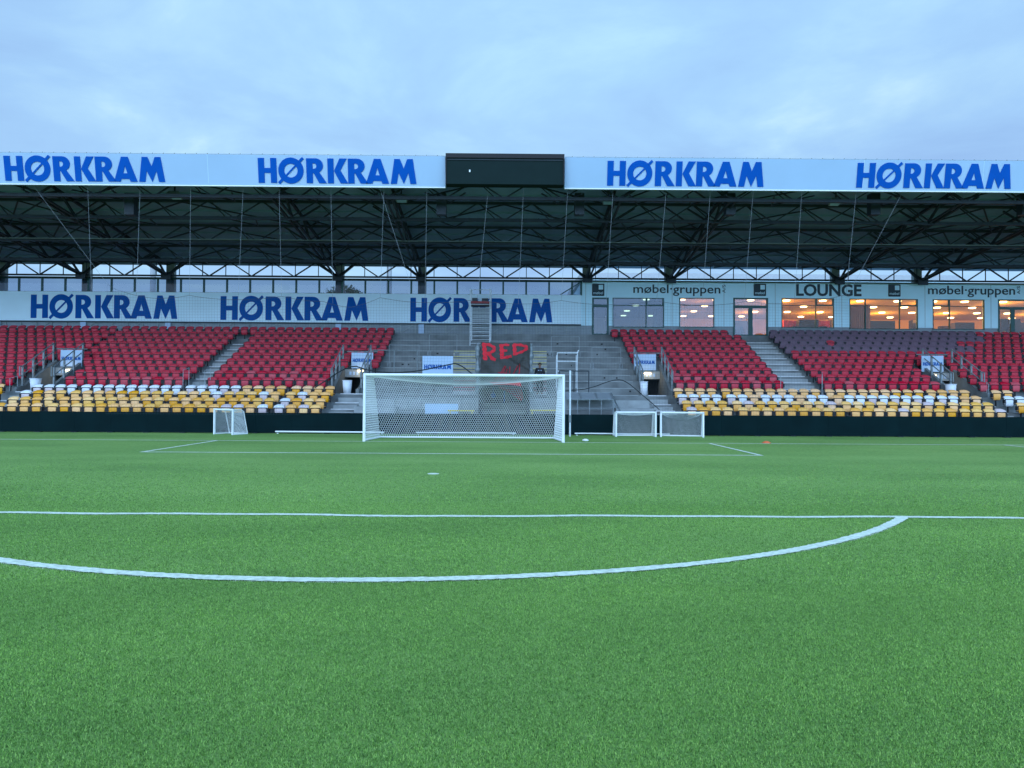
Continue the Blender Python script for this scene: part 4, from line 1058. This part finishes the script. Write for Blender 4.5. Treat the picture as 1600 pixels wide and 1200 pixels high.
# ================================================================== GOAL
t = thing('football_goal', (0, 0, 0), 'large white football goal with hexagonal net on the goal line', 'goal')
R_ = .055; gx = 3.715; gh = 2.49
for s in (-1, 1):
    m = MB(); m.bar((s*gx, 0, 0), (s*gx, 0, gh+R_), R_, 14); m.build('post', 'goal_white', t, False)
m = MB(); m.bar((-gx, 0, gh), (gx, 0, gh), R_, 14); m.build('crossbar', 'goal_white', t)
GD = 2.1; gx2 = gx+.0
m = MB(); m.path([(-gx, 0, .04), (-gx+.25, GD, .05), (gx-.25, GD, .05), (gx, 0, .04)], .035, 10); m.build('ground_bar', 'goal_white', t)
for s in (-1, 1):
    m = MB(); m.path([(s*gx, .0, gh-.05), (s*(gx-.12), .7, gh-.02), (s*(gx-.2), 1.15, gh-.08)], .018, 8); m.build('net_bracket', 'goal_white', t)
def sag(x): return .30*(1-(abs(x)/gx)**1.7)
def hexnet(b, P, nu, nv, r, skip=None):
    """P(s,q)->point ; honeycomb with nu columns, nv rows"""
    def pt(i, j): return (i, j)
    seen = set()
    for j in range(nv+1):
        for i in range(nu+1):
            ox = (j % 2)*.5
            c = (i+ox)/nu
            # vertical edge then two slanted ones
            y0 = (j*1.0)/nv; y1 = (j+.34)/nv; y2 = (j+1)/nv
            if c <= 1.0001:
                a = P(min(c, 1), min(y0, 1)); e_ = P(min(c, 1), min(y1, 1)); b.bar(a, e_, r, 3, caps=False)
                if y2 <= 1.0001:
                    for dx in (-.5, .5):
                        cc = c+dx/nu
                        if -.0001 <= cc <= 1.0001: b.bar(e_, P(cc, y2), r, 3, caps=False)
CW, CHH = .115, .092
nb = MB(); ytop = 1.45
def backP(s, q):   # q 0 top .. 1 bottom
    x = -gx+.10+(2*gx-.2)*s; zt_ = gh-.04-sag(x)
    x2 = x*(1-.045*q); y = ytop+(GD-ytop)*(q**.8)+.05*sin(s*9)*sin(pi*q)
    return Vector((x2, y, zt_*(1-q)+.05*q))
hexnet(nb, backP, 78, 27, .0068)
def topP(s, q):
    x = -gx+2*gx*s; y = ytop*q; f = q**1.0
    return Vector((x*(1-.0*q), y, gh-.03-sag(x)*f-.10*sin(pi*q)*(1-(abs(x)/gx)**2)))
hexnet(nb, topP, 78, 16, .0062)
for sgn in (-1, 1):
    def sideP(s, q, sgn=sgn):
        yb = ytop+(GD-ytop)*(q**.8)
        return Vector((sgn*(gx-.02-.06*s*(1+2.5*q)), yb*s, (gh-.05)*(1-q)+.05*q))
    hexnet(nb, sideP, 20, 27, .0062)
nb.build('net', 'net_white', t)
m = MB(); m.path([backP(i/40, 0) for i in range(41)], .012, 6); m.build('net_rope', 'net_white', t)

# ---- small training goals
def small_goal(cx_, cy_, rot, w_, h, d, label, sagn=.12):
    t = thing('mini_goal', (0, 0, 0), label, 'goal', 'small training goals by the board')
    r = .033; X = w_/2
    for s in (-1, 1): m = MB(); m.bar((s*X, 0, 0), (s*X, 0, h), r, 4); m.build('post', 'goal_white', t)
    m = MB(); m.bar((-X-r, 0, h), (X+r, 0, h), r, 4); m.build('crossbar', 'goal_white', t)
    m = MB(); m.path([(-X, 0, .03), (-X, d, .03), (X, d, .03), (X, 0, .03)], .025, 4); m.build('ground_frame', 'goal_white', t)
    m = MB()
    for s in (-1, 1): m.path([(s*X, 0, h), (s*X, d*.55, h-.01), (s*X, d*.72, h-.10), (s*X, d, .03)], .02, 8)
    m.build('back_stay', 'goal_white', t)
    nn = MB()
    def bk(s, q): x = -X+2*X*s; return Vector((x, d*.62+(d*.38)*q, (h-.06-sagn*(1-(x/X)**2))*(1-q)+.03*q))
    def tp(s, q): x = -X+2*X*s; return Vector((x, d*.62*q, h-.02-.04*q-sagn*q*(1-(x/X)**2)))
    def grid(P, nu, nv):
        for i in range(nu+1):
            for j in range(nv): nn.bar(P(i/nu, j/nv), P(i/nu, (j+1)/nv), .0042, 3, caps=False)
        for j in range(nv+1):
            for i in range(nu): nn.bar(P(i/nu, j/nv), P((i+1)/nu, j/nv), .0042, 3, caps=False)
    grid(bk, int(w_/.05), int(h/.05)); grid(tp, int(w_/.05), 12)
    for sg in (-1, 1): grid(lambda s, q, sg=sg: Vector((sg*X, d*(.62+.38*q)*s, (h-.04)*(1-q)+.03*q)), 12, int(h/.05))
    nn.build('net', 'net_white', t)
    t.location = (cx_, cy_, 0); t.rotation_euler = (0, 0, rot)
    return t
small_goal(at(993, 682, 4.25).x, 4.15, radians(2), 1.72, 1.06, .72, 'small white goal nearer the big goal, right of it, with taut net', .10)
small_goal(at(1064, 682, 4.25).x, 4.05, radians(-9), 1.78, 1.06, .72, 'small white goal with sagging net, farther right of the big goal', .28)
small_goal(at(349, 680, 4.0).x, 4.0, radians(-28), 1.12, 1.08, .80, 'small white goal turned sideways by the board left of the big goal', .05)
# safety-net pole
q = at(890.5, 682, 4.15); zt = at(889.5, 579, 4.15).z
m = MB(); m.bar((q.x, 4.15, 0), (q.x, 4.15, zt), .04, 10); t_ = m.build('net_pole', 'alu'); tag(t_, 'slender grey upright pole just right of the big goal', 'pole')
m = MB(); m.lathe((q.x, 4.15, .6-.0), [(.042, 0), (.055, .02), (.055, .3), (.042, .32)], 10); k_ = m.build('sleeve', 'galv'); k_.parent = t_
# ball-like white item and orange marker on the turf
q = at(914.5, 688.5, 1.0); m = MB(); m.lathe((q.x, .95, .0), [(.09, .0), (.13, .02), (.12, .05), (.06, .085), (.02, .09)], 14); tag(m.build('marker_disc', 'goal_white', None, True), 'small white disc on the turf just right of the goal', 'marker')
m = MB(); qx = at(1197.5, 691.5, .35).x; m.lathe((qx, .35, .002), [(.17, 0), (.16, .015), (.07, .07), (.05, .075)], 16); tag(m.build('marker_cone', 'orange', None, True), 'flat orange marker cone near the goal line far right', 'marker')

# ================================================================== SAFETY NET
YN = 4.85
top_pts = [(168, 444), (190, 455), (240, 466), (296, 461.5), (365, 468), (440, 463), (505, 471), (548, 480), (594, 465), (665, 473), (745, 468), (810, 475), (877, 469.5), (950, 476), (1026, 470), (1095, 477), (1166, 471), (1240, 474), (1320, 461)]
bot_pts = [(168, 648), (470, 648), (492, 606), (548, 569), (572, 578), (600, 582.5), (650, 581), (700, 570), (716, 567), (745, 590), (775, 604), (840, 612), (880, 611), (920, 608), (955, 594), (975, 593), (1000, 614), (1030, 640), (1036, 648), (1320, 650)]
TP = [at(u, v, YN) for u, v in top_pts]; BP = [at(u, v, YN) for u, v in bot_pts]
tx, tz = [p_.x for p_ in TP], [p_.z for p_ in TP]; bx, bz = [p_.x for p_ in BP], [p_.z for p_ in BP]
sn = thing('safety_net', (3, YN, 1), 'fine dark safety net hung from the roof behind the goal, gathered up in the middle', 'net')
m = MB(); cell = .125; x = tx[0]; r = .0022
def nety(x, z): return YN+.05*sin(x*.8)+.04*sin(z*1.3+x*.3)
while x < tx[-1]:
    za, zb_ = np.interp(x, tx, tz), np.interp(x, bx, bz)
    zz = [zb_+(za-zb_)*i/6 for i in range(7)]
    for a, b in zip(zz[:-1], zz[1:]): m.bar((x+.02*sin(a*2), nety(x, a), a), (x+.02*sin(b*2), nety(x, b), b), r, 3, caps=False)
    x += cell
z = .85
while z < 7.2:
    x = tx[0]; step = .5; run = []
    while x < tx[-1]:
        ok = all(np.interp(xx, bx, bz) <= z <= np.interp(xx, tx, tz) for xx in (x, x+step))
        if ok: m.bar((x, nety(x, z), z), (x+step, nety(x+step, z), z), r, 3, caps=False)
        x += step
    z += cell
m.build('mesh', 'net_dark', sn)
m = MB()
for a, b in zip(TP[:-1], TP[1:]):
    n = 6; d = b-a
    P = [a+d*(i/n)-Vector((0, 0, .05*sin(pi*i/n))) for i in range(n+1)]; m.path(P, .007, 5)
m.build('top_rope', 'net_dark', sn)
# gathered bottom rope, smoothed
def smooth_pts(P, k=3):
    for _ in range(k):
        Q = [P[0]]
        for a, b in zip(P[:-1], P[1:]): Q += [a.lerp(b, .25), a.lerp(b, .75)]
        Q.append(P[-1]); P = Q
    return P
m = MB().path([q+Vector((0, -.03, 0)) for q in smooth_pts(BP[2:10], 2)], .028, 6); m.build('gathered_edge', 'rope_dark', sn)
m = MB().path([q+Vector((0, -.03, 0)) for q in smooth_pts(BP[12:18], 2)], .02, 6); m.build('gathered_edge', 'rope_dark', sn)
# hanging cables
CAB = [(137, 290, 143, 452), (219, 291, 213, 462), (298, 291, 296, 462), (380, 291, 372, 468), (436, 291, 440, 463), (517, 292, 520, 474), (600, 293, 594, 466), (667, 294, 664, 473), (763, 294, 746, 468), (818, 294, 810, 475), (887, 296, 877, 470),
       (958, 296, 947, 476), (1041, 297, 1026, 470), (1110, 297, 1097, 477), (1177, 297, 1163, 471), (1253, 298, 1241, 474), (1338, 298, 1322, 461), (52, 290, 168, 444), (593, 293, 640, 440), (1411, 299, 1325, 462)]
for i, (u0, v0, u1, v1) in enumerate(CAB):
    a = at(u0, v0, 5.0); b = at(u1, v1, YN); m = MB(); m.bar(a, b, .005, 5)
    if i >= 17: lab = ['slanting net cable at the far left under the roof', 'slanting net cable near the middle under the roof', 'slanting net cable on the right under the roof'][i-17]
    else: lab = f'thin vertical net cable hanging from the roof edge, {ORD(i+1)} from the left'
    tag(m.build('net_cable', 'cable'), lab, 'cable', 'cables holding the safety net')
# floodlights under the roof
for (u, v, lab) in ((273, 304, 'pale floodlight under the roof below the left banner'), (627, 309, 'pale floodlight under the roof left of the screen'), (951, 312, 'pale floodlight under the roof right of the screen'), (1306, 314, 'pale floodlight under the roof at the far right banner')):
    q = at(u, v, 7.0); t = thing('floodlight', tuple(q), lab, 'floodlight', 'switched off floodlights under the roof')
    m = MB(); m.add([(q.x-.34, q.y-.22, q.z-.02), (q.x+.34, q.y-.22, q.z-.02), (q.x+.24, q.y+.3, q.z-.16), (q.x-.24, q.y+.3, q.z-.16), (q.x-.24, q.y-.1, q.z+.14), (q.x+.24, q.y-.1, q.z+.14), (q.x+.16, q.y+.2, q.z+.08), (q.x-.16, q.y+.2, q.z+.08)],
                     [(0, 3, 2, 1), (4, 5, 6, 7), (0, 1, 5, 4), (1, 2, 6, 5), (2, 3, 7, 6), (3, 0, 4, 7)]); m.build('housing', 'galv', t)
    m = MB(); m.add([(q.x-.28, q.y-.2, q.z-.03), (q.x+.28, q.y-.2, q.z-.03), (q.x+.2, q.y+.25, q.z-.165), (q.x-.2, q.y+.25, q.z-.165)], [(0, 3, 2, 1)]); m.build('glass', 'white_panel', t)
    m = MB(); m.bar((q.x, q.y, q.z+.1), (q.x, q.y, q.z+.45), .03); m.build('bracket', 'steel_dark', t)

# ================================================================== BEHIND THE STAND
for (u, w_, lab) in ((239, 10, 'grey mast behind the glazing near the left column'), (608, 9, 'grey mast behind the glazing in the middle')):
    q = at(u, 440, 24); m = MB(); m.bar((q.x, 24, 0), (q.x, 24, 13), .19, 12); m.bar((q.x, 24, 0), (q.x, 24, .6), .3, 12); tag(m.build('mast', 'mast'), lab, 'mast', 'masts behind the stand')
def tree(u, v, Y, rad, label):
    q = at(u, v, Y); t = thing('tree', (q.x, Y, 0), label, 'tree'); hz = q.z-rad*.7
    m = MB(); m.bar((q.x, Y, 0), (q.x, Y, hz), .25, 8, .14)
    for k in range(7): a = k*.9; m.bar((q.x, Y, hz*.75), (q.x+rad*.7*cos(a), Y+rad*.7*sin(a), hz+rad*.3*(k % 3)), .08, 5, .03)
    m.build('trunk', 'bark', t)
    n = 5200; dirs = rng.normal(size=(n, 3)); dirs /= np.linalg.norm(dirs, axis=1)[:, None]; lobes = rng.normal(size=(14, 3)); lobes /= np.linalg.norm(lobes, axis=1)[:, None]
    rr = rad*(rng.random(n)**.4)*(.72+.35*np.max(dirs@lobes.T, axis=1)**6)
    P = dirs*rr[:, None]*np.array([1.25, 1, .8])+np.array([q.x, Y, hz]); s = .16
    A = P+rng.normal(0, s, (n, 3)); B = P+rng.normal(0, s, (n, 3)); C = P+rng.normal(0, s, (n, 3))
    off = np.array([q.x, Y, 0])
    o = tri_mesh('crown', A-off, B-off, C-off, 'leaf'); o.parent = t
tree(541, 449.5, 60, 2.9, 'dark leafy tree seen through the glazing over the white board')
# far roof line seen through the gap above the lounge
t = thing('distant_hall', (20, 90, 0), 'pale low hall roof faintly seen behind the lounge through the truss', 'building')
zz = at(1200, 427, 90).z; m = MB(); m.box(14, 75, 90, 120, 0, zz-1.0); m.build('wall', 'lounge_wall', t)
m = MB(); m.prism_x([(89.5, zz-1.0), (120.5, zz-1.0), (120.5, zz-.2), (105, zz+.5), (89.5, zz-.2)], 13.5, 75.5); m.build('roof', 'mast', t)

# ================================================================== PERSON
q = at(843.5, 567, 9.45); Hh = q.z-TRZ[5]
def person(x, y, z0, H):
    s = H/1.78
    t = thing('person', (x, y, z0), 'person in a dark jacket standing on the terrace right of the painted banner', 'person')
    V = {}; verts = []; rad = []; edges = []
    def P(name, co, r, par=None):
        verts.append(Vector(co)*s); rad.append(r*s); V[name] = len(verts)-1
        if par is not None: edges.append((V[par], V[name]))
    P('pelvis', (0, 0, .95), .15); P('waist', (0, 0, 1.12), .135, 'pelvis'); P('chest', (0, -.01, 1.32), .165, 'waist'); P('neckb', (0, 0, 1.46), .085, 'chest'); P('neck', (0, -.01, 1.53), .055, 'neckb')
    P('jaw', (0, -.03, 1.60), .075, 'neck'); P('head', (0, -.01, 1.69), .095, 'jaw'); P('top', (0, .0, 1.745), .07, 'head')
    for sg, n in ((-1, 'l'), (1, 'r')):
        P('sh'+n, (sg*.18, 0, 1.42), .075, 'chest'); P('el'+n, (sg*.26, .03, 1.15), .048, 'sh'+n); P('wr'+n, (sg*.23, -.13, .96), .03, 'el'+n); P('pa'+n, (sg*.215, -.17, .90), .032, 'wr'+n)
        for k in range(4): P(f'f{k}{n}', (sg*(.195+.014*k), -.185+.004*k, .835-.006*(k in (1, 2))), .009, 'pa'+n); P(f'g{k}{n}', (sg*(.19+.014*k), -.175, .80), .008, f'f{k}{n}')
        P('th'+n, (sg*.18, -.19, .875), .011, 'pa'+n)
        P('hip'+n, (sg*.09, 0, .90), .105, 'pelvis'); P('kn'+n, (sg*.11, -.015, .50), .062, 'hip'+n); P('an'+n, (sg*.12, .01, .09), .042, 'kn'+n); P('to'+n, (sg*.14, -.15, .035), .036, 'an'+n)
    def skin(vs, es, rs, name, root=0):
        me = bpy.data.meshes.new(name); me.from_pydata([tuple(v) for v in vs], es, []); o = bpy.data.objects.new(name, me); COL.objects.link(o)
        md = o.modifiers.new('s', 'SKIN'); md.use_smooth_shade = True
        for i, r in enumerate(rs): me.skin_vertices[0].data[i].radius = (r, r*.78 if r > .12 else r); me.skin_vertices[0].data[i].use_root = (i == root)
        su = o.modifiers.new('u', 'SUBSURF'); su.levels = 2; su.render_levels = 2
        dg = bpy.context.evaluated_depsgraph_get(); m2 = bpy.data.meshes.new_from_object(o.evaluated_get(dg)); m2.name = name
        bpy.data.objects.remove(o); return m2
    def put(me, name, m):
        me.materials.clear(); me.materials.append(M_[m]); o = bpy.data.objects.new(name, me); COL.objects.link(o); o.parent = t; o['_w'] = (0, 0, 0); return o
    put(skin(verts, edges, rad, 'body'), 'body', 'skin')
    def sub(keys, es, grow):
        idx = {k: i for i, k in enumerate(keys)}; return [verts[V[k]] for k in keys], [(idx[a], idx[b]) for a, b in es], [rad[V[k]]+grow*s for k in keys]
    ks = ['waist', 'pelvis', 'chest', 'neckb', 'shl', 'ell', 'wrl', 'shr', 'elr', 'wrr']
    put(skin(*sub(ks, [('waist', 'pelvis'), ('waist', 'chest'), ('chest', 'neckb'), ('chest', 'shl'), ('shl', 'ell'), ('ell', 'wrl'), ('chest', 'shr'), ('shr', 'elr'), ('elr', 'wrr')], .022), 'jacket'), 'jacket', 'black_cloth')
    ks = ['pelvis', 'hipl', 'knl', 'anl', 'hipr', 'knr', 'anr']
    put(skin(*sub(ks, [('pelvis', 'hipl'), ('hipl', 'knl'), ('knl', 'anl'), ('pelvis', 'hipr'), ('hipr', 'knr'), ('knr', 'anr')], .018), 'trousers'), 'trousers', 'black_cloth')
    m = MB(); m.lathe((0, .012*s, 1.685*s), [(.10*s, -.02*s), (.104*s, .03*s), (.09*s, .075*s), (.05*s, .10*s), (.01*s, .105*s)], 16)
    o = m.build('hair', 'hair', None, True); o.parent = t
    m = MB()
    for sg in (-1, 1): m.lathe((sg*.035*s, -.098*s, 1.70*s), [(.004*s, -.008*s), (.012*s, 0), (.004*s, .008*s)], 8)
    m.box(-.03*s, .03*s, -.112*s, -.10*s, 1.625*s, 1.633*s)
    o = m.build('face_features', 'hair', None); o.parent = t
    m = MB(); m.box(-.10*s, -.04*s, -.165*s, -.15*s, 1.33*s, 1.37*s); m.box(.05*s, .085*s, -.165*s, -.15*s, 1.32*s, 1.38*s)
    o = m.build('chest_badge', 'white_panel', None); o.parent = t
person(q.x, 9.45, TRZ[5], Hh)
for o in bpy.data.objects:
    if '_w' in o: del o['_w']
print('SEATS', seat_count, 'covered', len(covered), 'objects', len(bpy.data.objects))
